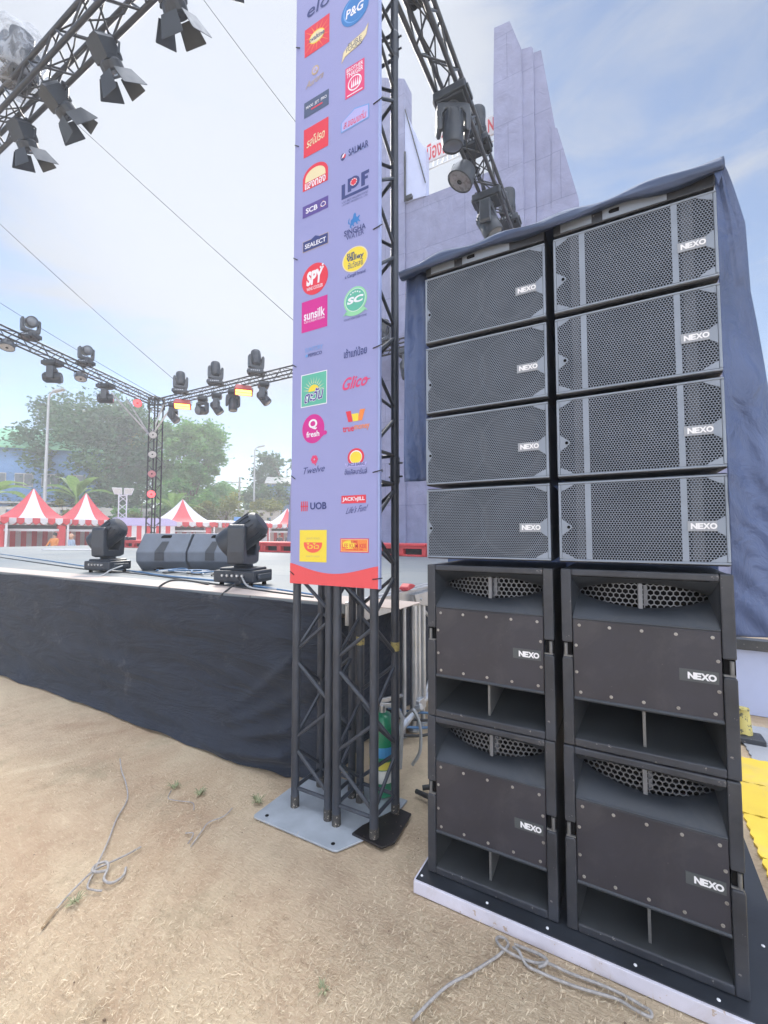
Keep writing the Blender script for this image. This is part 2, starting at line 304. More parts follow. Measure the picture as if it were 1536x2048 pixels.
# ------------------------------------------------------------------ mesh builder
class MB:
    def __init__(s): s.v, s.f, s.m = [], [], []
    def add(s, vs, fs, mi=0):
        o = len(s.v); s.v.extend([tuple(x) for x in vs]); s.f.extend([tuple(i + o for i in f) for f in fs]); s.m.extend([mi] * len(fs)); return s
    def box(s, c, d, mi=0, M=None):
        x, y, z = (k / 2 for k in d)
        vs = [Vector((a * x, b * y, e * z)) for a in (-1, 1) for b in (-1, 1) for e in (-1, 1)]
        if M is not None: vs = [M @ k for k in vs]
        vs = [k + Vector(c) for k in vs]
        return s.add(vs, [(0, 1, 3, 2), (4, 6, 7, 5), (0, 4, 5, 1), (2, 3, 7, 6), (0, 2, 6, 4), (1, 5, 7, 3)], mi)
    def cyl(s, p0, p1, r0, r1=None, seg=8, mi=0, caps=True):
        r1 = r0 if r1 is None else r1
        p0, p1 = Vector(p0), Vector(p1); d = (p1 - p0).normalized()
        u = d.orthogonal().normalized(); w_ = d.cross(u)
        vs = []
        for p, r in ((p0, r0), (p1, r1)):
            for k in range(seg):
                a = 2 * math.pi * k / seg; vs.append(p + u * (r * math.cos(a)) + w_ * (r * math.sin(a)))
        fs = [(k, (k + 1) % seg, seg + (k + 1) % seg, seg + k) for k in range(seg)]
        if caps: fs += [tuple(range(seg - 1, -1, -1)), tuple(range(seg, 2 * seg))]
        return s.add(vs, fs, mi)
    def tube(s, pts, r, seg=6, mi=0):
        pts = [Vector(p) for p in pts]; n = len(pts); vs = []
        u = None
        for i, p in enumerate(pts):
            d = (pts[min(i + 1, n - 1)] - pts[max(i - 1, 0)]).normalized()
            u = (u - d * u.dot(d)).normalized() if u is not None and (u - d * u.dot(d)).length > 1e-6 else d.orthogonal().normalized()
            w_ = d.cross(u); rr = r[i] if isinstance(r, (list, tuple)) else r
            for k in range(seg):
                a = 2 * math.pi * k / seg; vs.append(p + u * (rr * math.cos(a)) + w_ * (rr * math.sin(a)))
        fs = []
        for i in range(n - 1):
            for k in range(seg): fs.append((i * seg + k, i * seg + (k + 1) % seg, (i + 1) * seg + (k + 1) % seg, (i + 1) * seg + k))
        fs += [tuple(range(seg - 1, -1, -1)), tuple(range((n - 1) * seg, n * seg))]
        return s.add(vs, fs, mi)
    def lathe(s, prof, seg=16, M=None, mi=0, caps=True):
        vs = []; n = len(prof)
        for r, z in prof:
            for k in range(seg):
                a = 2 * math.pi * k / seg; q = Vector((r * math.cos(a), r * math.sin(a), z)); vs.append(M @ q if M is not None else q)
        fs = []
        for i in range(n - 1):
            for k in range(seg): fs.append((i * seg + k, i * seg + (k + 1) % seg, (i + 1) * seg + (k + 1) % seg, (i + 1) * seg + k))
        if caps: fs += [tuple(range(seg - 1, -1, -1)), tuple(range((n - 1) * seg, n * seg))]
        return s.add(vs, fs, mi)
    def prism(s, poly, d0, d1, axis='y', mi=0, M=None):
        n = len(poly)
        def P(a, b, d):
            q = {'y': (a, d, b), 'x': (d, a, b), 'z': (a, b, d)}[axis]
            return M @ Vector(q) if M is not None else q
        vs = [P(a, b, d0) for a, b in poly] + [P(a, b, d1) for a, b in poly]
        fs = [tuple(range(n)), tuple(range(2 * n - 1, n - 1, -1))] + [(k, n + k, n + (k + 1) % n, (k + 1) % n) for k in range(n)]
        return s.add(vs, fs, mi)
    def grid(s, fn, nu, nv, mi=0):
        vs = [fn(i / nu, j / nv) for j in range(nv + 1) for i in range(nu + 1)]
        fs = [(j * (nu + 1) + i, j * (nu + 1) + i + 1, (j + 1) * (nu + 1) + i + 1, (j + 1) * (nu + 1) + i) for j in range(nv) for i in range(nu)]
        return s.add(vs, fs, mi)
    def mesh(s, name, mats, smooth=None):
        me = bpy.data.meshes.new(name); me.from_pydata(s.v, [], s.f)
        for m in (mats if isinstance(mats, (list, tuple)) else [mats]): me.materials.append(MT[m] if isinstance(m, str) else m)
        me.polygons.foreach_set('material_index', s.m); me.update()
        bm = bmesh.new(); bm.from_mesh(me); bmesh.ops.recalc_face_normals(bm, faces=bm.faces); bm.to_mesh(me); bm.free()
        if smooth:
            me.polygons.foreach_set('use_smooth', [True] * len(me.polygons)); me.set_sharp_from_angle(angle=R(smooth))
        return me
    def build(s, name, mats, parent=None, smooth=None, bevel=0, loc=(0, 0, 0), rot=None, seg=2, solid=0):
        o = bpy.data.objects.new(name, s.mesh(name, mats, smooth)); COL.objects.link(o); o.location = loc
        if rot: o.rotation_euler = rot
        if parent: o.parent = parent
        if solid:
            sm = o.modifiers.new('solid', 'SOLIDIFY'); sm.thickness = solid; sm.offset = 0
        if bevel:
            bv = o.modifiers.new('bevel', 'BEVEL'); bv.width = bevel; bv.segments = seg; bv.limit_method = 'ANGLE'; bv.angle_limit = R(35); bv.harden_normals = False
        return o
def thing(name, label, cat, loc=(0, 0, 0), rotz=0, group=None, rot=None, scale=1):
    o = bpy.data.objects.new(name, None); COL.objects.link(o); o.location = loc
    o.rotation_euler = rot if rot else (0, 0, rotz); o.scale = (scale,) * 3
    o.empty_display_size = .1
    return tag(o, label, cat, group)
def tag(o, label, cat, group=None):
    o['label'] = label; o['category'] = cat
    if group: o['group'] = group
    return o
def structure(o): o['kind'] = 'structure'; return o
def dup(root, loc=None, rot=None, label=None, scale=None, group=None):
    r = root.copy(); COL.objects.link(r)
    if loc is not None: r.location = loc
    if rot is not None: r.rotation_euler = rot
    if scale: r.scale = (scale,) * 3
    if label: r['label'] = label
    if group: r['group'] = group
    for ch in list(root.children):
        c = ch.copy(); COL.objects.link(c); c.parent = r
        for g in list(ch.children):
            d = g.copy(); COL.objects.link(d); d.parent = c
    return r
def kid(root, base):
    return [c for c in root.children if c.name.split('.')[0] == base][0]

# ------------------------------------------------------------------ text as mesh (flat lettering)
_tc = {}
def text_mesh(s, off=0.0, sp=1.0):
    k = (s, off, sp)
    if k in _tc: return _tc[k]
    c = bpy.data.curves.new('text', 'FONT'); c.body = s; c.offset = off; c.space_character = sp; c.resolution_u = 3
    o = bpy.data.objects.new('text', c); COL.objects.link(o)
    dg = bpy.context.evaluated_depsgraph_get(); me = bpy.data.meshes.new_from_object(o.evaluated_get(dg))
    vs = np.array([v.co[:2] for v in me.vertices]); fs = [tuple(p.vertices) for p in me.polygons]
    bpy.data.objects.remove(o); bpy.data.curves.remove(c); bpy.data.meshes.remove(me)
    lo, hi = vs.min(0), vs.max(0)
    vs = (vs - (lo + hi) / 2)
    _tc[k] = (vs, fs, hi - lo); return _tc[k]
def put_text(mb, s, cx, cz, w_=None, h=None, y=0, mi=0, off=0.0, sp=1.0, shear=0.0, rise=0.0, arc=0.0, thick=0):
    """lettering in the X/Z plane facing -Y"""
    vs, fs, d = text_mesh(s, off, sp)
    sx = (w_ / d[0]) if w_ else None; sz = (h / d[1]) if h else None
    sx = sx or sz; sz = sz or sx
    V = []
    for a, b in vs:
        X = a * sx + b * sz * shear; Z = b * sz + a * sx * rise - arc * (a * sx) ** 2
        V.append((cx + X, y, cz + Z))
    mb.add(V, fs, mi)

# ================================================================== SETTING
def ground():
    mb = MB()
    # fine sheet near the camera with gentle unevenness, coarse apron to the horizon
    def fn(u, v):
        x, y = -9 + 13 * u, -1.5 + 9 * v
        e = min(u, 1 - u, v, 1 - v) * 8; e = max(0, min(1, e))
        keep = 1.0 if (y < 1.75 and x < -.2) else .25
        z = (.010 * math.sin(x * 2.1 + y) * math.cos(y * 2.7) + .006 * math.sin(x * 6.3 + 1) * math.sin(y * 5.1 + 2)) * e * keep - .004
        return (x, y, z)
    mb.grid(fn, 130, 90)
    for x0, x1, y0, y1 in ((-400, 400, -400, -1.5), (-400, 400, 7.5, 400), (-400, -9, -1.5, 7.5), (4, 400, -1.5, 7.5)):
        mb.add([(x0, y0, -.004), (x1, y0, -.004), (x1, y1, -.004), (x0, y1, -.004)], [(0, 1, 2, 3)])
    return structure(mb.build('ground', 'ground', smooth=60))
ground()

# dry straw lying on the earth: nobody could count it
def straw():
    n = 90000
    mb_v = np.zeros((n * 3, 3)); 
    d = rng.random(n) ** 1.5 * 3.6 + .75; az = R(29.4) + (rng.random(n) - .5) * R(104)
    x = -np.sin(az) * d; y = np.cos(az) * d
    cl = np.sin(x * 3.1 + 1.3 * np.sin(y * 2)) * np.cos(y * 2.6 + x) + rng.normal(0, .5, n)
    ok = (cl > -.35) & (y < 2.25) & ~((x > -.92) & (y > 1.82)) & ~((x > -1.95) & (x < -1.1) & (y > 1.86 + (x + 1.9) * .0))
    x, y = x[ok], y[ok]; n = len(x)
    th = rng.normal(.5, .9, n); ln = rng.uniform(.005, .026, n) * (1 + .8 * (rng.random(n) > .96)); wd = rng.uniform(.0004, .0011, n)
    z0 = rng.uniform(.002, .010, n); z1 = z0 + np.abs(rng.normal(0, .008, n)); bend = rng.normal(0, .25, n)
    dx, dy = np.cos(th), np.sin(th); px, py = -dy, dx
    A = np.stack([x - px * wd, y - py * wd, z0], 1); B = np.stack([x + px * wd, y + py * wd, z0], 1)
    mxp, myp = x + dx * ln * .5 + px * bend * ln * .4, y + dy * ln * .5 + py * bend * ln * .4
    Cc = np.stack([mxp - px * wd, myp - py * wd, (z0 + z1) / 2 + .002], 1); D = np.stack([mxp + px * wd, myp + py * wd, (z0 + z1) / 2 + .002], 1)
    E_ = np.stack([x + dx * ln, y + dy * ln, z1], 1)
    V = np.stack([A, B, Cc, D, E_], 1).reshape(-1, 3)
    b = np.arange(n) * 5
    F = [(i, i + 1, i + 3, i + 2) for i in b] + [(i + 2, i + 3, i + 4) for i in b]
    me = bpy.data.meshes.new('dry_grass'); me.from_pydata(V.tolist(), [], F); me.materials.append(MT['straw']); me.materials.append(MT['straw_dark']); me.polygons.foreach_set('material_index', np.tile((rng.random(n) < .38).astype(int), 2))
    o = bpy.data.objects.new('dry_grass', me); COL.objects.link(o); o['kind'] = 'stuff'; return o
straw()
def pebble_bits():
    n = 260; mb = MB()
    for _ in range(n):
        d = random.random() ** 1.4 * 3.4 + .8; az = R(29.4) + (random.random() - .5) * R(100)
        x, y = -math.sin(az) * d, math.cos(az) * d
        if y > 2.2 or (x > -.95 and y > 1.8) or (-1.95 < x < -1.1 and y > 1.85): continue
        r = random.uniform(.0015, .005) * (2 if random.random() < .05 else 1)
        mb.lathe([(r * .5, -r * .3), (r, 0), (r * .6, r * .5)], 5, Matrix.Translation((x, y, .003)) @ Matrix.Rotation(random.random() * 6, 4, 'Z') @ Matrix.Diagonal((1, random.uniform(.5, 1), 1, 1)))
    o = mb.build('gravel', mat('crumbs_of_earth', (.20, .14, .095), .95, 0, .3, 30)); o['kind'] = 'stuff'
pebble_bits()

# ------------------------------------------------------------------ stage
HS = 1.155; SY = 2.33; SX0, SX1 = -20.4, -1.60
st = thing('stage', 'wide temporary stage with pale board deck and aluminium edge', 'stage', (0, 0, 0))
MB().box(((SX0 + SX1) / 2, (SY + 10.9) / 2, HS - .03), (SX1 - SX0, 10.9 - SY, .06)).build('deck', 'deck', st)
e = MB(); e.box((SX1 + .013, (SY + 10.9) / 2, HS - .06), (.022, 10.9 - SY, .15)); e.box((SX1 + .03, (SY + 10.9) / 2, HS - .004), (.05, 10.9 - SY, .012))
e.build('edge_profile', 'alu', st, bevel=.003)
m = MB()
for i in range(16): m.box((SX0 + .6 + 1.2 * i, SY + .155, HS + .002), (1.194, .30, .004))
m.build('front_board', mat('front_board_wood', (.44, .365, .33), .6, 0, .12, 2.5, stretch=(.3, 2, 1)), st)
for y in (4.6, 6.9, 9.2):
    for x in (-1.7, -4, -8, -12, -16, -20):
        MB().cyl((x, y, 0), (x, y, HS - .06), .03, seg=10).build('leg', 'alu', st, smooth=40)
fr = MB()
for y in (3.2, 4.6, 6.9): fr.box(((SX0 + SX1) / 2, y, HS - .11), (SX1 - SX0, .05, .1))
fr.build('under_frame', 'alu', st)

def skirt():
    def nz_(x, y, z): return mnoise.noise(Vector((x, y, z)))
    def fn(u, v):
        X = -20.4 + (20.4 - 1.64) * (u ** .45)
        z = HS - .012 - v * (HS - .012)
        k = max(0, min(1, (X + 5.2) / 3.0)); k = k * k * (3 - 2 * k)
        y = SY - .016
        y -= .030 * v * (nz_(X * .55, z * 1.1, 3.1) + .3)                            # broad belly of the cloth
        y -= (.024 + .030 * k) * nz_(X * .9 + z * .8, z * 6.5, 7.7) * (.45 + .55 * v)    # slack, nearly level folds
        y -= .012 * nz_(X * 2.6, z * 13 + X * 1.2, 1.3)
        # drag folds sweeping up from the hem to the tower corner
        for j, (c0, am, wd) in enumerate(((.14, .085, .050), (.30, .055, .045), (.50, .036, .05), (.74, .026, .05))):
            t_ = max(0, (X + 3.1) / 1.2); zc = c0 * .25 + c0 * .9 * t_ ** 1.7
            y -= k * am * math.exp(-((z - zc) / wd) ** 2) * min(1, t_ * 1.6)
        flare = max(0, v - .82) / .18
        y -= flare ** 2 * (.030 + .035 * (1 + nz_(X * 1.6, 0, 4)) + .05 * k * max(0, nz_(X * 2.4, 2, 9)))
        if X > -1.96: y = max(y, SY - .024)
        elif X > -2.10: y = max(y, SY - .024 - .16 * (-1.96 - X) / .14)
        zz = z + (1 - v) ** 3 * (.016 * nz_(X * 1.3, 5, 0) + .020 * max(0, nz_(X * 3.1, 8, 0) - .25))
        if v > .92: zz = max(zz, .006 + (.018 + .05 * k) * max(0, nz_(X * 1.9, 11, 0) + .1))
        return (X, y, zz)
    mb = MB(); mb.grid(fn, 620, 84)
    o = mb.build('stage_skirt', 'skirt', smooth=80); tag(o, 'black cloth stretched along the front of the stage, sagging in folds near the tower', 'stage skirt')
    return o
skirt()
def inner_drape():
    mb = MB()
    mb.grid(lambda u, v: (-1.80 + .03 * math.sin(u * 46) * (.3 + v) + .02 * math.sin(u * 15), 2.40 + u * 5.2, HS - .14 - v * (HS - .15)), 150, 14)  # pleated cloth by the tower, extended further back to keep the understage dark
    o = mb.build('drape', 'skirt', smooth=80); tag(o, 'gathered black drape hanging under the right side of the stage', 'drape')
inner_drape()

# silver legs and clamps standing at the open stage side
lg = thing('stage_support', 'cluster of shiny aluminium tube legs holding up the open stage side', 'stage support', (-1.60, 3.36, 0))
for dx, dy, r in ((0.0, -.19, .019), (0.02, -.05, .030), (0.02, .03, .030), (0.03, .11, .026), (-.1, .2, .02)):
    m = MB(); m.cyl((dx, dy, .14), (dx, dy, HS - .14), r, seg=14); m.cyl((dx, dy, 0.005), (dx, dy, .16), r * .7, seg=12); m.cyl((dx, dy, 0), (dx, dy, .012), r * 1.7, seg=12)
    m.build('leg', 'alu', lg, smooth=40)
m = MB(); m.box((.03, .04, HS - .09), (.05, .34, .10)); m.prism([(-.14, HS - .04), (.42, HS - .04), (.42, HS - .14), (.30, HS - .20), (-.10, HS - .12)], .055, .075, 'x')
m.cyl((.06, -.02, HS - .09), (.085, -.02, HS - .09), .012, seg=10); m.build('bracket', 'alu', lg, bevel=.004)
m = MB(); m.cyl((.02, .14, HS - .2), (.05, .62, .62), .014, seg=8); m.cyl((.05, .60, .66), (.02, .16, .22), .014, seg=8); m.build('brace', 'alu', lg, smooth=40)
m = MB(); m.cyl((.03, -.42, .10), (.03, .75, .30), .032, seg=12); m.cyl((.03, -.05, .18), (.09, -.05, .20), .03, seg=8); m.box((.03, 0, .2), (.085, .12, .09)); m.build('clamp_tube', 'alu', lg, smooth=40, bevel=.004)
o = MB().prism([(0, 0), (.10, .01), (.16, .03), (.12, .045), (.06, .055), (.01, .03)], -.03, .05, 'x').build('red_rag', 'tent_red', loc=(-1.57, 3.08, HS + .004), bevel=.01); tag(o, 'small crumpled red cloth lying on the stage corner', 'rag')

# risers -----------------------------------------------------------
def make_riser():
    t = thing('riser', 'red plastic riser module with two openings', 'riser', (0, 0, 0), 0, 'red riser modules at the back of the stage')
    m = MB(); m.box((0, 0, .235), (1.2, 1.0, .05)); m.build('top', 'riser', t, bevel=.012)
    f = MB()
    for x, wd in ((-.555, .09), (0, .14), (.555, .09)): f.box((x, 0, .105), (wd, .96, .21))
    f.box((0, -.44, .02), (1.16, .08, .04)); f.box((0, .44, .02), (1.16, .08, .04)); f.box((0, -.44, .185), (1.16, .08, .05)); f.build('side', 'riser', t, bevel=.008)
    MB().box((0, .02, .11), (1.14, .78, .18)).build('inner_shade', 'dark', t)  # dark block standing in for the shade inside the openings
    return t
riser0 = make_riser(); first = True
for i in range(12):
    x = -16.3 + i * 1.215; loc = (x, 9.55 - .035 * (x + 16.3) * 2.2, HS)
    if first: r = riser0; r.location = loc; first = False
    else: r = dup(riser0, loc)
    r.rotation_euler = (0, 0, -.075)
    r['label'] = 'red plastic riser module, %s in the row counted from the corner tower' % 'first second third fourth fifth sixth seventh eighth ninth tenth eleventh twelfth'.split()[i]

# ------------------------------------------------------------------ lilac scenic wall (backdrop)
def scenic_wall():
    t = thing('scenic_wall', 'tall lilac scenic wall with stepped towers behind the stage', 'backdrop', (0, 11, 0))
    def pr(name, poly, y0, y1, m='lilac', lab=None):
        o = MB().prism(poly, y0, y1, 'y').build(name, m, t)
        if lab: o['label'] = lab
    pr('main_panel', [(-5.45, 0), (1.9, 0), (1.9, 8.0), (-.5, 9.0), (-2.7, 11.1), (-2.7, 11.22), (-5.45, 11.3)], 0, .4)
    pr('tower_panel', [(-2.78, 0), (-2.08, 0), (-2.08, 14.02), (-2.36, 14.93), (-2.76, 14.98), (-2.81, 13.0)], -.16, .5)
    pr('tower_panel', [(-2.08, 0), (-1.82, 0), (-1.80, 13.9), (-1.84, 13.99), (-2.08, 14.05)], -.10, .48)
    pr('tower_panel', [(-1.80, 9.6), (-1.36, 9.6), (-1.30, 11.45), (-1.62, 13.84), (-1.80, 13.86)], -.03, .46)
    pr('tower_panel', [(-1.80, 0), (-.20, 0), (-.84, 9.6), (-1.28, 11.58), (-1.40, 11.62), (-1.44, 9.6), (-1.80, 9.6)], -.06, .44)
    pr('wing_panel', [(-9.9, 0), (-5.45, 0), (-5.45, 15.1), (-6.3, 15.6), (-7.0, 12.2), (-8.0, 10.4), (-9.05, 7.6), (-9.6, 4.2)], -.08, .42)
    pr('wing_panel', [(-5.45, 11.32), (-4.80, 11.26), (-4.79, 12.65), (-5.0, 12.98), (-5.45, 14.1)], -.05, .2, 'lilac_pale', 'right side of the left tower, its lighter shading put into a paler colour')  # paler colour carries the lighter shading on the tower's right
    m = MB(); m.cyl((-5.43, -.1, 11.3), (-5.43, -.1, 12.8), .03, seg=6); m.cyl((-5.42, -.1, 14.1), (-4.78, -.1, 11.6), .018, seg=6); m.box((-5.3, -.1, 11.36), (.2, .1, .1)); m.build('guy_strap', 'truss_far', t)
scenic_wall()
# sign hung between the towers on a light silver truss
sg = thing('hanging_sign', 'white sign with red lettering hung between the two lilac towers', 'sign', (-3.9, 11.25, 12.75))
m = MB(); m.prism([(-1.06, -.30), (1.10, -.34), (1.10, .20), (.30, .24), (.24, .40), (-.55, .42), (-.60, .23), (-1.06, .23)], -.06, .0, 'y')
m.build('board', 'tent_white', sg, bevel=.02)
m = MB(); put_text(m, 'เมืองไทย', -.56, .02, .95, .56, -.064, 0, .02); put_text(m, 'N', .93, -.06, .17, .38, -.064, 0, .03); m.build('lettering', MT['tent_red'], sg)
m = MB()
for z in (-.42, -.05, .2):
    m.cyl((-1.45, .06, z), (1.25, .06, z), .022, seg=6)
for k in range(18): m.cyl((-1.42 + k * .15, .06, -.42), (-1.34 + k * .15, .06, .2 if k % 2 else -.05), .012, seg=5)
m.build('truss', 'alu', sg)

# ------------------------------------------------------------------ trusses
def truss(name, label, p0, p1, s=.24, r=.025, rb=.011, pitch=.27, group=None, matn='truss', cat='truss', up=Vector((0, 0, 1)), flip=False, endbars=True, tape=None):
    p0, p1 = Vector(p0), Vector(p1); d = p1 - p0; ln = d.length; d.normalize()
    u = (up - d * up.dot(d)).normalized(); v_ = d.cross(u)
    t = thing(name, label, cat, p0, 0, group)
    M = Matrix((v_, u, d)).transposed()
    cs = [(-1, -1), (1, -1), (1, 1), (-1, 1)]; h = s / 2
    for a, b in cs:
        c = MB(); c.cyl(M @ Vector((a * h, b * h, 0)), M @ Vector((a * h, b * h, ln)), r, seg=12)
        c.build('chord', matn, t, smooth=40)
    lc = MB(); n = max(2, int(ln / pitch)); st_ = ln / n
    for k in range(4):
        a, b = cs[k], cs[(k + 1) % 4]
        for i in range(n):
            q0, q1 = (a, b) if (i + k + flip) % 2 else (b, a)
            g = .12 * st_
            lc.cyl(M @ Vector((q0[0] * h, q0[1] * h, i * st_ + g)), M @ Vector((q1[0] * h, q1[1] * h, (i + 1) * st_ - g)), rb, seg=8, caps=False)
        if endbars:
            for zz in (.06, ln - .06): lc.cyl(M @ Vector((a[0] * h, a[1] * h, zz)), M @ Vector((b[0] * h, b[1] * h, zz)), rb, seg=8, caps=False)
    lc.build('lacing', matn, t, smooth=40)
    return t
def tower(x, y, label, top, mirror):
    """black box truss column on a base: chords, lacing with the photo's node heights, couplers at the joints"""
    t = thing('truss_tower', label, 'truss tower', (x, y, 0), 0, 'truss towers under the sponsor banner')
    h = .12; r = .024
    for a, b in ((-1, -1), (1, -1), (1, 1), (-1, 1)):
        c = MB(); c.cyl((a * h, b * h, .012), (a * h, b * h, top), r, seg=16)
        ch = c.build('chord', 'truss', t, smooth=40)
        f = MB()
        for zj in (1.985, 4.66):
            f.cyl((a * h, b * h, zj - .07), (a * h, b * h, zj + .07), r + .005, seg=16)
            f.cyl((a * h, b * h, zj - .085), (a * h, b * h, zj - .07), r, r + .005, seg=16); f.cyl((a * h, b * h, zj + .07), (a * h, b * h, zj + .085), r + .005, r, seg=16)
            for dz in (-.04, .04): f.cyl((a * h - .04, b * h, zj + dz), (a * h + .05, b * h, zj + dz), .006, seg=6)
        f.build('coupler', 'truss', ch, smooth=40)
        b_ = MB(); b_.cyl((a * h, b * h, .012), (a * h, b * h, .075), r + .0015, seg=16); b_.build('worn_foot', mat('worn_paint', (.05, .047, .045), .6, .1, .4, 20, chip=.60, chipcol=(.34, .30, .25), chips=60) if 'worn_paint' not in bpy.data.materials else bpy.data.materials['worn_paint'], ch, smooth=40)
    def face(A, B, zs, start):
        cur = start
        for z0, z1 in zs:
            p, q = (A, B) if cur else (B, A)
            lc.cyl((*p, z0), (*q, z1), .0105, seg=8, caps=False); cur = not cur
    cs = [(-h, -h), (h, -h), (h, h), (-h, h)]
    secs = [(.12, 1.90), (2.07, 4.575), (4.745, top - .05)]
    for s0, s1 in secs:
        lc = MB()
        for k in range(4):
            A, B = cs[k], cs[(k + 1) % 4]
            lc.cyl((*A, s0), (*B, s0), .0105, seg=8, caps=False); lc.cyl((*A, s1), (*B, s1), .0105, seg=8, caps=False)
            n = max(3, round((s1 - s0) / .262)); stp = (s1 - s0) / n
            face(A, B, [(s0 + i * stp + .030, s0 + (i + 1) * stp - .030) for i in range(n)], (k % 2 == 1) ^ mirror)
        lc.build('lacing', 'truss', t, smooth=40)
    return t
T1 = tower(-1.63, 2.165, 'left black truss tower under the sponsor banner, all feet on the light plate', 6.58, False)
T2 = tower(-1.322, 2.150, 'black truss tower at the right under the sponsor banner, one foot on the black plate', 6.9, False)
for nm, zz in (('tape', .955),):
    m = MB(); m.cyl((.12, .12, zz - .025), (.12, .12, zz + .025), .0255, seg=16); m.cyl((-.12, .12, zz - .02), (-.12, .12, zz + .03), .0255, seg=16); o = m.build('tape', mat('worn_yellow_tape', (.34, .28, .10), .6, 0, .2, 40, chip=.6, chipcol=(.1, .09, .07), chips=60), T2, smooth=40)
m = MB(); m.prism([(-.405, -.005), (.00, -.26), (.415, -.255), (.415, .22), (.0, .30), (-.36, .29)], 0, .010, 'z'); 
pl = MB()
poly = [(-1.885, 1.856), (-1.345, 1.862), (-1.322, 1.872), (-1.20, 2.10), (-1.20, 2.42), (-1.86, 2.42), (-1.90, 2.39), (-1.90, 1.872)]
pl.prism([(x + 1.6, y - 2.1) for x, y in poly], 0, .010, 'z')
o = pl.build('base_plate', 'plate', loc=(-1.6, 2.1, .002), bevel=.002); tag(o, 'light grey steel base plate under the two truss towers', 'base plate')
hb = MB()
for x, y in ((-1.83, 1.90), (-1.37, 1.90), (-1.83, 2.36)): hb.cyl((x + 1.6, y - 2.1, .0095), (x + 1.6, y - 2.1, .0112), .011, seg=14)
hb.build('bolt_hole', 'hole', o)
bp = MB(); bp.prism([(-.185, -.13), (.005, -.145), (.045, -.08), (.02, .17), (-.07, .18), (-.17, -.05)], 0, .012, 'z')
o = bp.build('black_plate', 'plate_black', loc=(-1.135, 2.13, .013), bevel=.002); tag(o, 'chipped black steel plate under the foot nearest the speakers', 'base plate')

truss('box_truss', 'black box truss high along the stage front, hung with barn door lights', (-13.2, 2.145, 6.72), (-1.78, 2.145, 6.72), pitch=.3)
truss('box_truss', 'black box truss going back from the banner tower, carrying moving heads', (-1.65, 2.30, 6.70), (-1.65, 10.05, 6.70), pitch=.3)
truss('box_truss', 'black box truss along the back of the stage with amber lamps', (-15.7, 10.2, 6.70), (-1.5, 10.2, 6.70), matn='truss_far', pitch=.3)
truss('box_truss', 'black box truss along the far left side of the stage', (-12.75, 2.3, 6.70), (-15.75, 10.1, 6.70), matn='truss_far', pitch=.3)
ct = truss('truss_tower', 'black truss tower at the far corner of the stage with round red lamps', (-15.9, 10.2, 1.42), (-15.9, 10.2, 6.9), s=.34, r=.028, matn='truss_far', up=Vector((0, 1, 0)), pitch=.36, cat='truss tower')
m = MB()
m.cyl((.1, -.17, 4.05), (1.25, -.05, 5.2), .03, seg=8); m.cyl((.0, -.17, 4.0), (.55, -.05, 5.2), .028, seg=8); m.cyl((-.1, -.2, 4.05), (.10, -1.75, 5.2), .03, seg=8); m.cyl((-.17, -.1, 4.0), (-.1, -1.1, 5.2), .028, seg=8); m.build('brace', 'alu', ct, smooth=40)
m = MB(); m.box((0, 0, 5.28), (.42, .42, .42)); 
cb_ = MB(); 
for a in (-.2, .2):
    for b in (-.2, .2): cb_.cyl((a, b, 5.05), (a, b, 5.5), .03, seg=8)
    for z in (5.06, 5.49): cb_.cyl((a, -.2, z), (a, .2, z), .025, seg=8); cb_.cyl((-.2, a, z), (.2, a, z), .025, seg=8)
cb_.build('corner_block', 'truss_far', ct)
m = MB(); m.box((-.1, -.6, .06), (.5, .3, .14)); 
o = m.build('floor_box', 'lamp', loc=(-15.6, 9.75, 1.405), bevel=.03); tag(o, 'small black case lying on the red risers by the corner tower', 'case')
def cables_on_truss():
    m = MB()
    for k in range(3):
        pts = [(-1.65 + .09 * math.sin(i * 1.3 + k * 2) + .02 * k, 2.4 + i * .28, 6.62 + .06 * math.sin(i * .9 + k) + (.0 if k else .22)) for i in range(27)]
        m.tube(pts, .008, 5)
    o = m.build('truss_cable', 'cable', smooth=60); tag(o, 'loose black cables strung inside the truss above the speakers', 'cable')
    m = MB()
    for k in range(3):
        pts = [(-2.2 - i * .28, 2.14 + .09 * math.sin(i * 1.1 + k * 2), 6.74 + .09 * math.sin(i * .8 + k)) for i in range(24)]
        m.tube(pts, .008, 5)
    o = m.build('truss_cable', 'cable', smooth=60); tag(o, 'loose black cables strung inside the truss with the barn door lights', 'cable')
cables_on_truss()

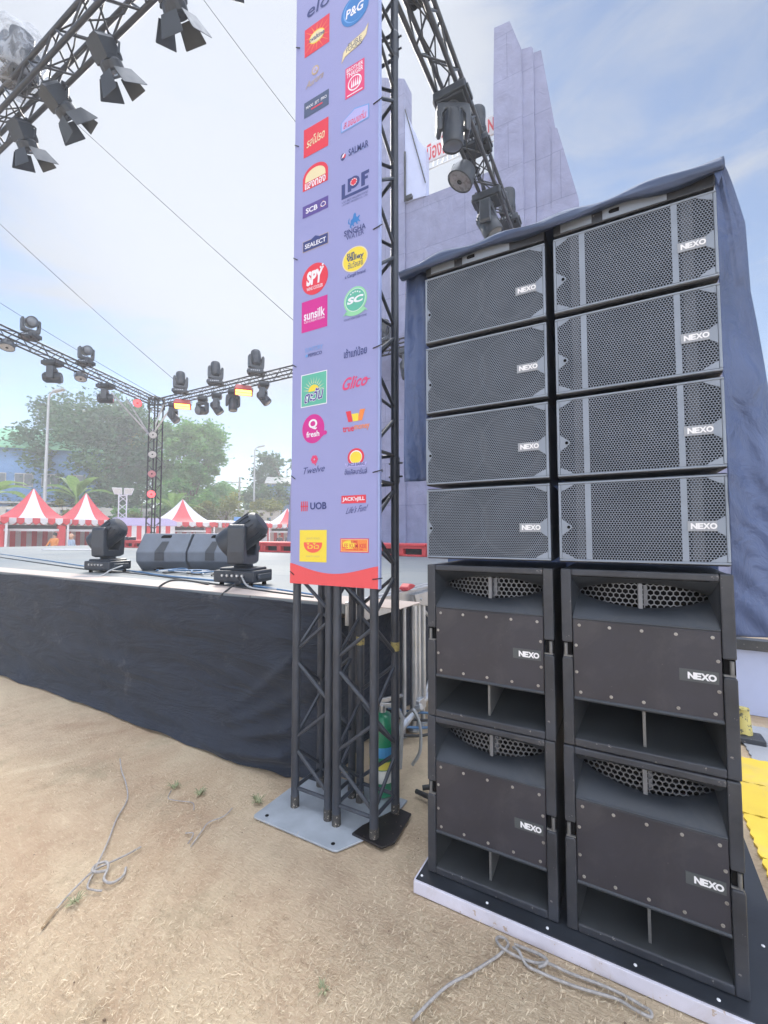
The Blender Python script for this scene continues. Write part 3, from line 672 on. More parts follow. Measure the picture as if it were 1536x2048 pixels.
# ================================================================== SPONSOR BANNER
def ink(name, col): 
    return mat('ink_' + name, col, .55, 0, .03, 3)
INK = dict(navy=(.035, .05, .18), blue=(.03, .17, .46), red=(.62, .035, .06), white=(.70, .70, .76), gold=(.45, .34, .20), slate=(.06, .085, .16), purple=(.09, .06, .26), magenta=(.52, .02, .24),
           green=(.10, .40, .30), yellow=(.72, .57, .05), orange=(.72, .22, .05), pink=(.62, .05, .16), cream=(.66, .58, .36), lgreen=(.25, .58, .33), redorange=(.72, .10, .07), sky=(.12, .30, .62), lilac=(.37, .36, .66))
INKI = {k: i for i, k in enumerate(INK)}
INKM = [ink(k, v) for k, v in INK.items()]
BX, BY, BZ = -1.459, 1.99, 1.315
def banner():
    t = thing('sponsor_banner', 'tall lilac board of sponsor logos with a red wavy foot, tied to the truss towers', 'banner', (BX, BY, BZ))
    b = MB(); b.box((0, .012, 2.15), (.605, .016, 4.3)); b.build('board', mat('banner_lilac', (.26, .275, .51), .5, 0, .03, 1.2, .06, 4, .01), t, bevel=.002)
    # red wave
    top = [(.302 - .604 * i / 24, .120 - .052 * math.sin(math.pi * (i / 24)) ** 1.2) for i in range(25)]
    w_ = MB(); w_.prism([(-.302, .001), (.302, .001)] + top, .002, .0042, 'y'); w_.build('red_foot', MT['tent_red'] if 0 else mat('banner_red', (.66, .075, .085), .5, 0, .03), t)
    e = MB(); e.box((.305, .014, 2.15), (.012, .020, 4.3)); e.build('edge_strip', mat('banner_edge', (.30, .36, .62), .5, 0, .05), t)
    z = MB()
    for zz in (.05, .62, 1.3, 1.97, 2.7, 3.35): z.cyl((.27, .0, zz), (.33, .0, zz + .01), .003, seg=5); z.cyl((-.30, .0, zz + .02), (-.27, .0, zz), .003, seg=5)
    z.build('cable_tie', 'cable', t)
    class Lg:
        def __init__(s, x, zc, w, h): s.x, s.z, s.w, s.h, s.mb, s.y = x - BX, zc - BZ, w, h, MB(), .0028
        def P(s, pts, c, l=0):
            s.mb.add([(s.x + a * s.w / 2, s.y - l * .0006, s.z + b * s.h / 2) for a, b in pts], [tuple(range(len(pts)))], INKI[c]); return s
        def rect(s, x, y, w, h, c, l=0): return s.P([(x - w, y - h), (x + w, y - h), (x + w, y + h), (x - w, y + h)], c, l)
        def ell(s, x, y, a, b, c, l=0, n=36, a0=0, a1=360): return s.P([(x + a * math.cos(R(a0 + (a1 - a0) * i / n)), y + b * math.sin(R(a0 + (a1 - a0) * i / n))) for i in range(n + (a1 - a0 < 360))], c, l)
        def T(s, txt, x, y, w, h, c, l=1, off=.0, **k):
            put_text(s.mb, txt, s.x + x * s.w / 2, s.z + y * s.h / 2, w * s.w, h * s.h, s.y - l * .0006, INKI[c], off, **k); return s
        def done(s, lab): 
            o = s.mb.build('logo', INKM, t); o['label'] = lab
    def arc(n, a0, a1, rx, ry, x=0, y=0): return [(x + rx * math.cos(R(a0 + (a1 - a0) * i / n)), y + ry * math.sin(R(a0 + (a1 - a0) * i / n))) for i in range(n + 1)]
    # left column, top to bottom
    Lg(-1.582, 4.866, .186, .10).T('elo', 0, 0, .95, .8, 'navy', off=.01, shear=.2).done('dark blue lettering at the top of the board')
    l = Lg(-1.595, 4.667, .191, .184).rect(0, 0, 1, 1, 'red')
    for k in range(14):
        a = 2 * math.pi * k / 14 + .2
        l.P([(.45 * math.cos(a - .05), .45 * math.sin(a - .05)), (min(1, 1.25 * abs(math.cos(a))) * (1 if math.cos(a) > 0 else -1), max(-.98, min(.98, 1.25 * math.sin(a)))), (.45 * math.cos(a + .10), .45 * math.sin(a + .10))], 'orange', .5)
    l.ell(0, 0, .62, .44, 'yellow', 1).ell(0, 0, .56, .36, 'cream', 1.5).T('ovaltine', 0, 0, .62, .17, 'navy', 2.5, .02).done('red square with sun rays and a cream oval')
    Lg(-1.605, 4.422, .148, .13).ell(0, .45, .38, .45, 'gold').ell(0, .45, .26, .30, 'lilac', 1).T('A', 0, .45, .16, .24, 'gold', 2).T('Aurora', 0, -.5, .9, .34, 'gold', 1, shear=.35, rise=.1).done('faint gold crest over script')
    Lg(-1.595, 4.226, .189, .100).rect(0, 0, 1, 1, 'slate').T('MAXI  JET  PRO', 0, .18, .84, .24, 'white', 1, .01).rect(.05, -.30, .45, .09, 'red', 1).done('slate rectangle with white letters')
    Lg(-1.596, 4.010, .188, .182).rect(0, 0, 1, 1, 'red').T('รสโปรด', 0, .0, .72, .34, 'cream', 1, .02, shear=.15, rise=.1).done('red square with cream Thai script')
    l = Lg(-1.598, 3.779, .191, .150); l.P([(-1, -1), (1, -1), (1, .1)] + arc(24, 10, 170, .98, .92) + [(-1, .1)], 'red').P([(.82, -.35)] + arc(22, 0, 180, .80, .72, 0, -.1) + [(-.82, -.35)], 'cream', 1).T('แสงทอง', 0, -.66, .82, .28, 'white', 1.5, .02).done('red arch with a cream half disc')
    Lg(-1.596, 3.571, .194, .075).rect(0, 0, 1, 1, 'purple').T('SCB', -.28, 0, .46, .44, 'white', 1, .025).P(arc(3, 90, 450, .26, .62, .62, -.08)[:3], 'orange', 1).ell(.62, -.05, .20, .42, 'white', 1.3).ell(.62, -.05, .15, .30, 'purple', 1.8).done('purple rectangle with three white letters and a badge')
    Lg(-1.593, 3.349, .193, .068).rect(0, 0, 1, 1, 'gold').rect(0, 0, .97, .92, 'navy', .6).P([(-.35, .9), (0, 1.35), (.35, .9)], 'navy', .8).T('SEALECT', 0, -.05, .82, .42, 'white', 1.5, .02).done('navy plaque with white capitals')
    l = Lg(-1.595, 3.127, .196, .191).ell(0, 0, 1, 1, 'red').T('SPY', 0, .12, .62, .46, 'white', 1, .05, shear=.1).T('WINE COOLER', 0, -.55, .62, .11, 'white', 1, .01)
    for q in ((.45, .62), (.62, .58), (.60, .75)): l.ell(q[0], q[1], .07, .07, 'white', 1, 10)
    l.done('red disc with three white letters')
    Lg(-1.596, 2.910, .192, .189).rect(0, 0, 1, 1, 'magenta').T('sunsilk', 0, .05, .82, .30, 'white', 1, .02).T('CO-CREATIONS', 0, -.36, .80, .075, 'white', 1).done('magenta square with white lettering')
    Lg(-1.597, 2.686, .150, .073).T('SUNTORY', 0, .45, .88, .36, 'sky', 1, .0).T('PEPSICO', .12, -.5, .68, .28, 'navy', 1, .015).ell(-.72, -.5, .12, .25, 'sky', 1).done('two small lines of blue lettering')
    l = Lg(-1.595, 2.457, .193, .198).rect(0, 0, 1, 1, 'white').rect(0, 0, .95, .95, 'green', .6)
    for k in range(11):
        a = R(8 + 16.4 * k); l.P([(.46 * math.cos(a - .05), -.1 + .46 * math.sin(a - .05)), (.86 * math.cos(a), -.1 + .86 * math.sin(a)), (.46 * math.cos(a + .05), -.1 + .46 * math.sin(a + .05))], 'cream', 1)
    l.ell(0, -.12, .42, .40, 'yellow', 1, 24, 0, 180).T('ตะวัน', .02, -.34, .72, .40, 'white', 1.4, .06, shear=.2, rise=.12).T('ตะวัน', .02, -.34, .70, .38, 'purple', 2, .02, shear=.2, rise=.12).done('green square with a rising yellow sun')
    Lg(-1.592, 2.222, .177, .172).ell(-.06, 0, .92, 1, 'magenta').P([(.35, -.85), (.80, -.55), (.95, -.45), (.95, -.30), (.75, -.2), (.5, -.1)], 'magenta', .4).ell(.92, -.38, .16, .15, 'magenta', .5).T('Q', -.08, .30, .36, .36, 'white', 1, .03).T('fresh', -.08, -.36, .54, .20, 'white', 1, .02).done('magenta bubble with white lettering')
    l = Lg(-1.590, 2.007, .170, .118)
    for k in range(6): a = k * 1.047; l.ell(.05 + .16 * math.cos(a), .55 + .24 * math.sin(a), .15, .2, 'pink', .5 + k * .08, 14)
    l.ell(.05, .55, .14, .2, 'red', 1.2, 14); l.ell(.05, .55, .07, .1, 'lilac', 1.5, 10); l.P([(.02, .2), (.10, .2), (.2, -.05), (.12, -.05)], 'red', .4)
    l.T('Twelve', 0, -.45, .95, .34, 'navy', 1, .0, shear=.35, rise=.06).done('pink rose over slanted script')
    l = Lg(-1.591, 1.768, .190, .058)
    for k in range(4): l.rect(-.92 + k * .145, 0, .035, 1, 'red', .8)
    l.rect(-.70, .0, .30, .09, 'red', 1); l.T('UOB', .38, 0, .62, .72, 'navy', 1, .03).done('red bars beside three navy capitals')
    l = Lg(-1.592, 1.537, .197, .184).rect(0, 0, 1, 1, 'yellow').P([(-.68, .22), (.68, .22)] + arc(16, 0, -180, .68, .55, 0, .12), 'redorange', 1).T('ไวไว', 0, .0, .46, .18, 'yellow', 1.6, .02).T('QUALITY FOODS', 0, .46, .5, .07, 'gold', 1).T('QUALITY FOODS', 0, -.66, .5, .06, 'gold', 1)
    l.done('yellow square with a red bowl shape')
    # right column
    Lg(-1.317, 4.665, .192, .181).ell(0, 0, 1, 1, 'blue').ell(.05, .06, .88, .86, 'sky', .4).ell(.10, .08, .84, .84, 'blue', .8).T('P&G', 0, .0, .62, .30, 'white', 1.4, .02, shear=.15).done('blue disc with white letters')
    Lg(-1.316, 4.454, .188, .115).P([(-1, -1.3), (-.86, -.2), (-.4, .42), (.3, .62), (.72, .8), (1, 1.3), (.86, .2), (.4, -.42), (-.3, -.62), (-.72, -.8)], 'gold').P([(-.95, -1.15), (-.82, -.2), (-.38, .36), (.3, .55), (.70, .72), (.95, 1.15), (.82, .2), (.38, -.36), (-.3, -.55), (-.70, -.72)], 'cream', .6).T('PURE', 0, .18, .5, .24, 'slate', 1.2, .0).T('FOODS', -.05, -.22, .58, .22, 'slate', 1.2, .0).done('cream leaf shaped label')
    l = Lg(-1.315, 4.236, .131, .190).rect(0, 0, 1, 1, 'pink').T('BROTHER', 0, .78, .86, .12, 'white', 1, .01).T('THAIGER', 0, .46, .86, .16, 'white', 1, .01).ell(0, -.22, .72, .48, 'white', 1).ell(0, -.22, .62, .40, 'pink', 1.5)
    for k in range(5): l.P([(-.4 + .2 * k, -.5), (-.3 + .2 * k, .1), (-.22 + .2 * k, -.45)], 'white', 2)
    l.rect(0, -.86, .8, .03, 'white', 1).done('tall pink square with white print')
    l = Lg(-1.314, 4.004, .193, .109); fr_ = [(-1, -1), (1, -.92), (1, .62), (.0, 1), (-1, .10)]
    l.P(fr_, 'sky', .3).P([(x * .94, y * .88 - .01) for x, y in fr_], 'lilac', .8).T('ส.ขอนแก่น', .02, -.25, .78, .46, 'red', 1.4, .01, shear=.2).done('house shaped outline with red Thai script')
    Lg(-1.313, 3.802, .192, .072).ell(-.86, -.1, .17, .60, 'navy').ell(-.78, .0, .13, .36, 'red', .6).P([(-.98, -.3), (-.86, .25), (-.70, .45), (-.80, -.1)], 'white', 1).T('SALMAR', .26, .1, .70, .58, 'navy', 1, .015).rect(.35, -.42, .5, .03, 'sky', .5).done('navy capitals with a red and blue drop')
    l = Lg(-1.312, 3.586, .191, .179); l.P([(-.96, .48), (-.70, .48), (-.70, -.32), (.96, -.32), (.96, -.52), (-.96, -.52)], 'navy')
    l.rect(-.38, .25, .13, .45, 'navy', .2).ell(-.08, .32, .42, .40, 'navy', .3).rect(.58, .25, .13, .45, 'navy', .2).rect(.74, .60, .26, .11, 'navy', .4).rect(.70, .26, .22, .09, 'navy', .4).ell(-.08, .34, .24, .24, 'white', 1, 16).ell(-.08, .34, .19, .19, 'red', 1.4, 16)
    for k in range(8): a = k * .785; l.P([(-.08 + .15 * math.cos(a - .3), .34 + .15 * math.sin(a - .3)), (-.08 + .29 * math.cos(a), .34 + .29 * math.sin(a)), (-.08 + .15 * math.cos(a + .3), .34 + .15 * math.sin(a + .3))], 'red', 1.8)
    l.T('L & F BEST FROZEN FOOD', 0, -.72, .92, .065, 'navy', 1).T('L & F BEST FROZEN CO., LTD.', 0, -.92, .92, .065, 'navy', 1).done('big navy letters around a red burst')
    l = Lg(-1.311, 3.361, .15, .152)
    body = [(-.42, .1), (-.36, .42), (-.18, .55), (-.12, .82), (.02, .92), (.12, .74), (.10, .60), (.24, .50), (.40, .62), (.46, .52), (.34, .36), (.42, .2), (.50, .12), (.38, .08), (.28, .22), (.22, .08), (.30, -.02), (.18, -.06), (.10, .14), (-.06, .16), (-.12, .0), (-.02, -.08), (-.16, -.10), (-.24, .06), (-.34, -.06), (-.24, -.14), (-.40, -.16), (-.46, -.02)]
    l.P(body, 'blue').P([(-.42, .1), (-.62, .25), (-.58, .55), (-.44, .66), (-.52, .42)], 'blue', .3).T('SINGHA', 0, -.42, .98, .22, 'navy', 1, .02).T('WATER', .02, -.82, .80, .19, 'navy', 1).done('blue lion over navy capitals')
    Lg(-1.310, 3.147, .175, .169).ell(0, .12, .98, .86, 'cream', 0).ell(0, .12, .90, .80, 'yellow', .5).T('sun', -.32, .48, .30, .18, 'slate', 1.4, .03).T('valley', .04, .20, .66, .24, 'slate', 1.4, .03).T('ซันวัลเลย์', .05, -.22, .58, .22, 'slate', 1.4, .01).T('a Cargill brand', .02, -.95, .78, .15, 'navy', 1, .01).done('yellow blob with dark lettering')
    l = Lg(-1.306, 2.908, .167, .190).ell(0, .12, .92, .80, 'lgreen').ell(0, .12, .80, .69, 'white', .5).ell(0, .12, .77, .66, 'green', 1).T('SC', 0, .14, .62, .21, 'white', 1.6, .05, shear=.25).P([(-1, -.72), (-.72, -.46)] + arc(12, 205, 335, .85, .35, 0, -.26) + [(.72, -.46), (1, -.72), (.7, -.62)] + [(x, y - .22) for x, y in reversed(arc(12, 205, 335, .85, .35, 0, -.26))] + [(-.7, -.62)], 'lgreen', 2)
    for k in range(5): l.ell(-.36 + .18 * k, .52 + .10 * (1 - (k - 2) ** 2 / 4), .055, .05, 'white', 1.6, 8)
    l.T('FOOD FOR EVERYONE', 0, -.96, .9, .06, 'navy', 1).done('green seal with a ribbon')
    Lg(-1.305, 2.621, .155, .056).T('เถ้าแก่น้อย', 0, 0, .98, .95, 'navy', 1, .02, arc=-.6).done('dark Thai lettering on a slight curve')
    Lg(-1.304, 2.451, .195, .078).T('Glico', 0, 0, .86, .9, 'pink', 1, .02, shear=.35, rise=.05).P([(.6, -.1), (1, .02), (1, .14), (.6, .04)], 'pink').done('red slanted script')
    Lg(-1.303, 2.229, .178, .123).P([(-.72, 1), (-.34, 1), (-.20, .0), (-.52, .0)], 'red').P([(-.28, .70), (.24, .70), (.20, .0), (-.16, .0)], 'yellow', .4).P([(.72, 1), (.34, 1), (.16, .0), (.50, .0)], 'orange', .2).T('true', -.52, -.62, .42, .26, 'red', 1, .02).T('money', .48, -.66, .56, .28, 'orange', 1, .015).done('red, yellow and orange slabs over lettering')
    l = Lg(-1.299, 2.006, .164, .149).ell(0, .30, .66, .66, 'red').ell(0, .30, .50, .50, 'white', .5).ell(0, .28, .46, .44, 'yellow', 1); l.P([(-.9, -.12), (.9, -.12), (.7, -.42), (-.7, -.42)], 'lilac', 1.4).T('UNCLE BARNS', 0, -.24, .72, .12, 'navy', 2, .02).T('อังเคิลบาร์นส์', .0, -.76, .9, .22, 'navy', 1, .01).done('red ring with a yellow centre over Thai lettering')
    Lg(-1.304, 1.769, .183, .104).rect(-.1, .52, .88, .42, 'red').T("JACK'nJILL", -.1, .52, .80, .26, 'white', 1, .03).T("Life's Fun!", .15, -.52, .72, .36, 'navy', 1, .0, shear=.45, rise=.12).done('red bar with white capitals over script')
    Lg(-1.307, 1.543, .185, .076).rect(0, 0, 1, 1, 'red').rect(0, 0, .95, .88, 'cream', .5).rect(0, 0, .92, .82, 'orange', 1).ell(-.35, .1, .5, .6, 'yellow', 1.3).T('李錦記', 0, .50, .24, .22, 'red', 2, .02).T('LEE KUM KEE', 0, -.05, .84, .30, 'red', 2, .01).T('SAUCES SINCE 1888', 0, -.58, .6, .12, 'red', 2).done('orange plaque with a red border')
banner()

# ================================================================== SPEAKER STACK
PX0, PX1 = -.885, .47
p = thing('speaker_platform', 'low black platform with a white front edge under the speaker stack', 'platform', (-.2, 2.5, 0))
m = MB(); m.box((.0075 - .0125 + .002, 0, .0285), (PX1 - PX0 - .004, 1.298, .053)); m.build('deck', 'plat_top', p, bevel=.003)
m = MB(); m.box((-.0055, -.655, .027), (PX1 - PX0, .012, .054)); m.box((PX0 + .2 + .004, 0.0, .027), (.008, 1.30, .054)); m.build('edge_strip', 'plat_edge', p, bevel=.002)
m = MB()
for x, y in ((-.66, -.62), (-.66, -.50), (-.36, -.62), (-.12, -.62), (.18, -.62), (.42, -.62), (.6, -.60), (.6, -.3)): MB().lathe([(.006, .0545), (.0055, .057), (.002, .0585)], 10, Matrix.Translation((x, y, 0))).build('screw', 'white', p, smooth=40)
m = MB(); m.box((.30, -.62, .0555), (.09, .012, .002), 0, Matrix.Rotation(-.3, 3, 'Z')); 

def hex_sheet(poly_top, poly_bot, cell, rim, ycurve):
    """honeycomb ribs clipped to |x|<w between two curves z=bot(x)..top(x)"""
    mb = MB(); dx = cell * math.sqrt(3); dz = cell * 1.5; r = cell
    row = 0; z = .48
    while z < .70:
        x = -.30 + (dx / 2 if row % 2 else 0)
        while x < .30:
            if poly_bot(x) - r * .6 < z < poly_top(x) + r * .6 and abs(x) < .25:
                vo, vi, vb = [], [], []
                for k in range(6):
                    a = math.pi / 6 + k * math.pi / 3
                    ox, oz = x + r * math.cos(a), z + r * math.sin(a); ix, iz = x + (r - rim) * math.cos(a), z + (r - rim) * math.sin(a)
                    cl = lambda q, s: max(poly_bot(q) , min(poly_top(q), s))
                    vo.append((ox, ycurve(ox), cl(ox, oz))); vi.append((ix, ycurve(ix), cl(ix, iz))); vb.append((ix, ycurve(ix) + .008, cl(ix, iz)))
                fs = []
                for k in range(6):
                    j = (k + 1) % 6; fs += [(k, j, 6 + j, 6 + k), (6 + k, 6 + j, 12 + j, 12 + k)]
                mb.add(vo + vi + vb, fs)
            x += dx
        z += dz; row += 1
    return mb
SUBW, SUBH, SUBD = .564, .70, .62
def make_sub():
    t = thing('subwoofer', 'black subwoofer cabinet, lower left of the four in the stack', 'subwoofer', (0, 0, 0), 0, 'subwoofers under the line array columns')
    W, H, D = SUBW / 2, SUBH, SUBD
    pw = .040
    c = MB()
    # sides, back, top, bottom of the shell (set back behind the posts)
    c.box((-W + .012, .03 + (D - .03) / 2, H / 2), (.024 - .006, D - .03, H - .012)); c.box((W - .012, .03 + (D - .03) / 2, H / 2), (.018, D - .03, H - .012))
    c.box((0, D - .01, H / 2), (2 * W - .05, .02, H - .02))
    c.box((0, D / 2 + .02, H - .014), (2 * W - .006, D - .04, .024)); c.box((0, D / 2 + .02, .014), (2 * W - .006, D - .04, .024))
    cab = c.build('cabinet', 'cab', t, bevel=.006)
    f = MB()
    # front posts in two pieces with a handle notch between; rails above and below
    for s in (-1, 1):
        x = s * (W - pw / 2)
        f.prism([(x - pw / 2, .405), (x + pw / 2, .405), (x + pw / 2, H), (x - pw / 2, H)], -.004, .05, 'y')
        f.prism([(x - pw / 2, 0), (x + pw / 2, 0), (x + pw / 2, .335), (x + pw / 2 - .004, .345), (x - pw / 2 + .004, .345), (x - pw / 2, .335)], -.006, .05, 'y')
    f.box((0, .023, H - .0135), (2 * W - 2 * pw - .001, .054, .027)); f.box((0, .022, .0155), (2 * W - 2 * pw - .001, .056, .031))
    f.build('front_frame', 'cab', t, bevel=.005)
    for s in (-1, 1): MB().box((s * (W - pw / 2), .026, .375), (pw - .006, .04, .058)).build('notch', 'hole', t)
    for s in (-1, 1):
        k = MB(); k.cyl((s * (W - .014), .004, .352), (s * (W - .014), .004, .400), .007, seg=10); k.box((s * (W - .022), .006, .349), (.034, .014, .006)); k.build('handle', 'latch', t, smooth=40)
    iw = W - pw - .002
    # horn mouth
    zc, hh = .588, .083
    def arch(x): return (1 - (x / (iw * .96)) ** 2)
    top_i = lambda x: zc + .014 + .046 * max(0, arch(x)) ** .8
    bot_i = lambda x: zc + .010 - .046 * max(0, arch(x)) ** .8
    yin = lambda x: .140 - .060 * (1 - (x / iw) ** 2)
    h = MB(); n = 28
    def ring(k):
        vs = []
        e = k ** 1.0
        for i in range(n + 1):
            u = -1 + 2 * i / n
            x0 = u * iw; x1 = u * iw * .93
            for sgn in (1, -1):
                zo = zc + sgn * hh; zi = top_i(x1) if sgn > 0 else bot_i(x1)
                kk = math.sin(e * math.pi / 2)
                vs.append((x0 + (x1 - x0) * kk, .002 + (yin(x1) - .002) * e, zo + (zi - zo) * kk))
        return vs
    rings = [ring(k / 7) for k in range(8)]
    vs = [v for r_ in rings for v in r_]; S = (n + 1) * 2; fs = []
    for a in range(7):
        for i in range(n):
            for q in (0, 1):
                fs.append((a * S + i * 2 + q, a * S + (i + 1) * 2 + q, (a + 1) * S + (i + 1) * 2 + q, (a + 1) * S + i * 2 + q))
        for i in (0, n): fs.append((a * S + i * 2, a * S + i * 2 + 1, (a + 1) * S + i * 2 + 1, (a + 1) * S + i * 2))
    h.add(vs, fs); 
    ln = MB(); 
    h.build('horn_flare', 'cab2', t, smooth=50)
    b = MB(); b.box((0, .22, zc), (2 * iw, .006, .16)); b.build('throat', 'hole', t)
    hexm = hex_sheet(lambda x: top_i(x) + .012, lambda x: bot_i(x) - .012, .0125, .0020, lambda x: yin(x) + .006); hexm.build('horn_grille', 'hexsteel', t)
    d = MB(); d.prism([(-.008, zc - .040), (-.008, zc + .060), (.008, zc + .060), (.008, zc - .040)], .066, .20, 'y'); d.box((.018, .105, zc + .01), (.014, .02, .08)); d.build('horn_divider', 'hexsteel', t, bevel=.002)
    # flat front panel with screws
    z0, z1 = .190, .498
    q = MB(); q.box((0, .012, (z0 + z1) / 2), (2 * iw, .024, z1 - z0)); pan = q.build('front_panel', 'panel', t, bevel=.003)
    MB().cyl((-iw, .004, z1 + .004), (iw, .004, z1 + .004), .0055, seg=10).build('lip', 'cab2', t, smooth=40); MB().cyl((-iw, .002, z0 - .004), (iw, .002, z0 - .004), .0075, seg=10).build('lip', 'cab2', t, smooth=40)
    for x in (-.90, -.45, 0, .45, .90):
        for z in (z0 + .022, z1 - .022): MB().lathe([(.0062, 0), (.0058, .0022), (.003, .0026), (.0025, .0012)], 12, Matrix.Translation((x * iw, -.0004, z)) @ Matrix.Rotation(R(90), 4, 'X')).build('screw', 'screw', pan, smooth=30)
    for x in (-.955, .955):
        for z in (.29, .395): MB().lathe([(.0062, 0), (.0058, .0022), (.003, .0026), (.0025, .0012)], 12, Matrix.Translation((x * iw, -.0004, z)) @ Matrix.Rotation(R(90), 4, 'X')).build('screw', 'screw', pan, smooth=30)
    bd = MB(); bd.box((.172, -.0007, .335), (.115, .0014, .042)); bo = bd.build('badge', 'badge_dark', t)
    tx = MB()
    for k, (ch, wdt) in enumerate((('N', .022), ('E', .019), ('X', .026), ('O', .024))): put_text(tx, ch, .150 + (0, .0195, .040, .061)[k], .335, wdt, .024, -.0022 - k * .0003, 0, .05)
    tx.build('lettering', 'white', bo)
    # bass slot
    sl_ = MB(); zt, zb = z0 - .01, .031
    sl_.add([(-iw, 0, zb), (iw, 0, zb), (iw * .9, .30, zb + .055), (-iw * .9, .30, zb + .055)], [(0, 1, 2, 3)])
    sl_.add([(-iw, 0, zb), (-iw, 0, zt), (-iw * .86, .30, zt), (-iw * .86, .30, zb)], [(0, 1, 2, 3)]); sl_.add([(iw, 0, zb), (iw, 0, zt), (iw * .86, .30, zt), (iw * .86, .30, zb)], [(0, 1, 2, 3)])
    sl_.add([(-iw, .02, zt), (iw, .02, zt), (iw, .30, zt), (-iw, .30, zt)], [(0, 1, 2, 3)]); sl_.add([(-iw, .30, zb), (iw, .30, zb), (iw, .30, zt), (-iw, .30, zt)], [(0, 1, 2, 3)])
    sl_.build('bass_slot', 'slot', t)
    dv = MB(); dv.prism([(-.005, zb + .004), (.005, zb + .004), (.005, zt), (-.005, zt)], .03, .28, 'y'); dv.build('slot_divider', 'latch', t)
    return t
YF = 1.924
XL, XR = -.5655, .029
sub0 = make_sub()
sub0.location = (XL, YF, .058)
for (x, z, lab) in ((XL, .760, 'black subwoofer cabinet directly under the left line array column, beside the truss tower'), (XR, .058, 'black subwoofer cabinet at the bottom right of the stack, nearest the camera'), (XR, .762, 'black subwoofer cabinet directly under the right line array column')):
    dup(sub0, (x + (.003 if z > .5 else 0), YF + (.004 if z > .5 else 0), z), rot=(0, 0, R(.35 if x < 0 else -.3)), label=lab)
sub0['label'] = 'black subwoofer cabinet at the bottom left of the stack, beside the truss tower feet'

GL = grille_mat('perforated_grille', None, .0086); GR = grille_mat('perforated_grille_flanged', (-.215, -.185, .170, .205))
def make_array(right):
    t = thing('line_array_speaker', 'x', 'speaker', (0, 0, 0), 0, 'line array speakers in two columns')
    W, H = .564 / 2, .346
    c = MB(); c.prism([(.012, .006), (.42, .02), (.42, H - .02), (.012, H - .006), (.004, H - .014), (.004, .014)], -W, W, 'x')
    c.build('cabinet', 'cab', t, bevel=.006)
    r = MB()
    for z in (.016, H - .016): r.box((0, .004, z), (2 * W - .004, .012, .008))
    for x in (-W + .007, W - .007): r.box((x, .004, H / 2), (.010, .012, H - .042))
    r.build('grille_rim', 'tab', t, bevel=.0025)
    g = MB(); z0, z1 = .021, H - .021; x0, x1 = -W + .013, W - .013
    g.add([(x0, 0, z0), (x1, 0, z0), (x1, 0, z1), (x0, 0, z1)], [(0, 1, 2, 3)])
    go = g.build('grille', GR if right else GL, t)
    def flat(poly, nm='grille_tab'): MB().prism(poly, -.0016, -.0003, 'y').build(nm, 'tab', t)
    for sx in ((-1, 1) if right else (1,)):          # corner gussets of the flat sheet
        for sz in (0, 1):
            zz = z0 if sz == 0 else z1; k = 1 if sz == 0 else -1
            a = x0 if sx < 0 else x1
            flat([(a, zz), (a - sx * .05, zz), (a - sx * .042, zz + k * .006), (a - sx * .012, zz + k * .022), (a, zz + k * .026)])
    zm = .150
    flat([(x0, zm - .034), (x0 + (.034 if right else .017), zm - .008), (x0 + (.040 if right else .021), zm), (x0 + (.034 if right else .017), zm + .008), (x0, zm + .034)])
    if right:
        flat([(-.180, z0), (-.158, z0), (-.158, z1), (-.180, z1)], 'grille_bar'); flat([(.140, z0), (.160, z0), (.160, z1), (.140, z1)], 'grille_bar')
        flat([(x1, zm - .036), (x1 - .024, zm - .020), (x1 - .024, zm + .020), (x1, zm + .036)])
    else:
        flat([(x1, zm - .040), (x1 - .03, zm - .018), (x1 - .03, zm + .018), (x1, zm + .040)])
    bl = MB(); bx = x0 + (.026 if right else .0125); bl.cyl((bx, -.0042, zm), (bx, -.001, zm), .0062, seg=12); bl.build('bolt', 'hole', t)
    bw = .088; bx = x1 - .024 - bw / 2 if right else x1 - .03 - bw / 2 + .004
    bd = MB(); bd.box((bx, -.0026, zm), (bw, .0016, .037)); bo = bd.build('badge', 'badge', t, bevel=.0006)
    tx = MB()
    for k, (ch, wdt) in enumerate((('N', .020), ('E', .0165), ('X', .022), ('O', .0215))): put_text(tx, ch, bx - .024 + (0, .0185, .0365, .0565)[k], zm, wdt, .0215, -.0040 - k * .0003, 0, .045)
    tx.build('lettering', 'white', bo)
    return t
names = ['top', 'second', 'third', 'lowest']
aL, aR = make_array(False), make_array(True)
for side, proto, x in (('left', aL, XL), ('right', aR, XR)):
    for k in range(4):
        z = 1.482 + .3475 * (3 - k)
        o = proto if k == 0 else dup(proto)
        o.location = (x, YF - .004 + .004 * (k % 2), z)
        o['label'] = ('black line array speaker with a plain perforated grille, %s in the left column' if side == 'left' else 'black line array speaker with two flat bars across its grille, %s in the right column') % names[k]
for side, x in (('left', XL), ('right', XR)):
    t = thing('rigging_bumper', 'black steel rigging frame on top of the %s line array column' % side, 'rigging frame', (x, YF, 2.874), 0, 'rigging frames on the line array columns')
    m = MB(); m.box((0, .20, .030), (.556, .40, .058)); m.build('frame', 'cab', t, bevel=.004)
    m = MB(); m.box((.02, -.002, .030), (.22, .003, .050)); m.box((-.19, -.002, .030), (.12, .003, .046)); m.build('face_plate', 'tab', t, bevel=.001)
    m = MB(); m.cyl((-.06, -.004, .03), (-.06, -.001, .03), .008, seg=12); m.box((-.045, -.0042, .03), (.03, .002, .016)); m.build('slot', 'hole', t)

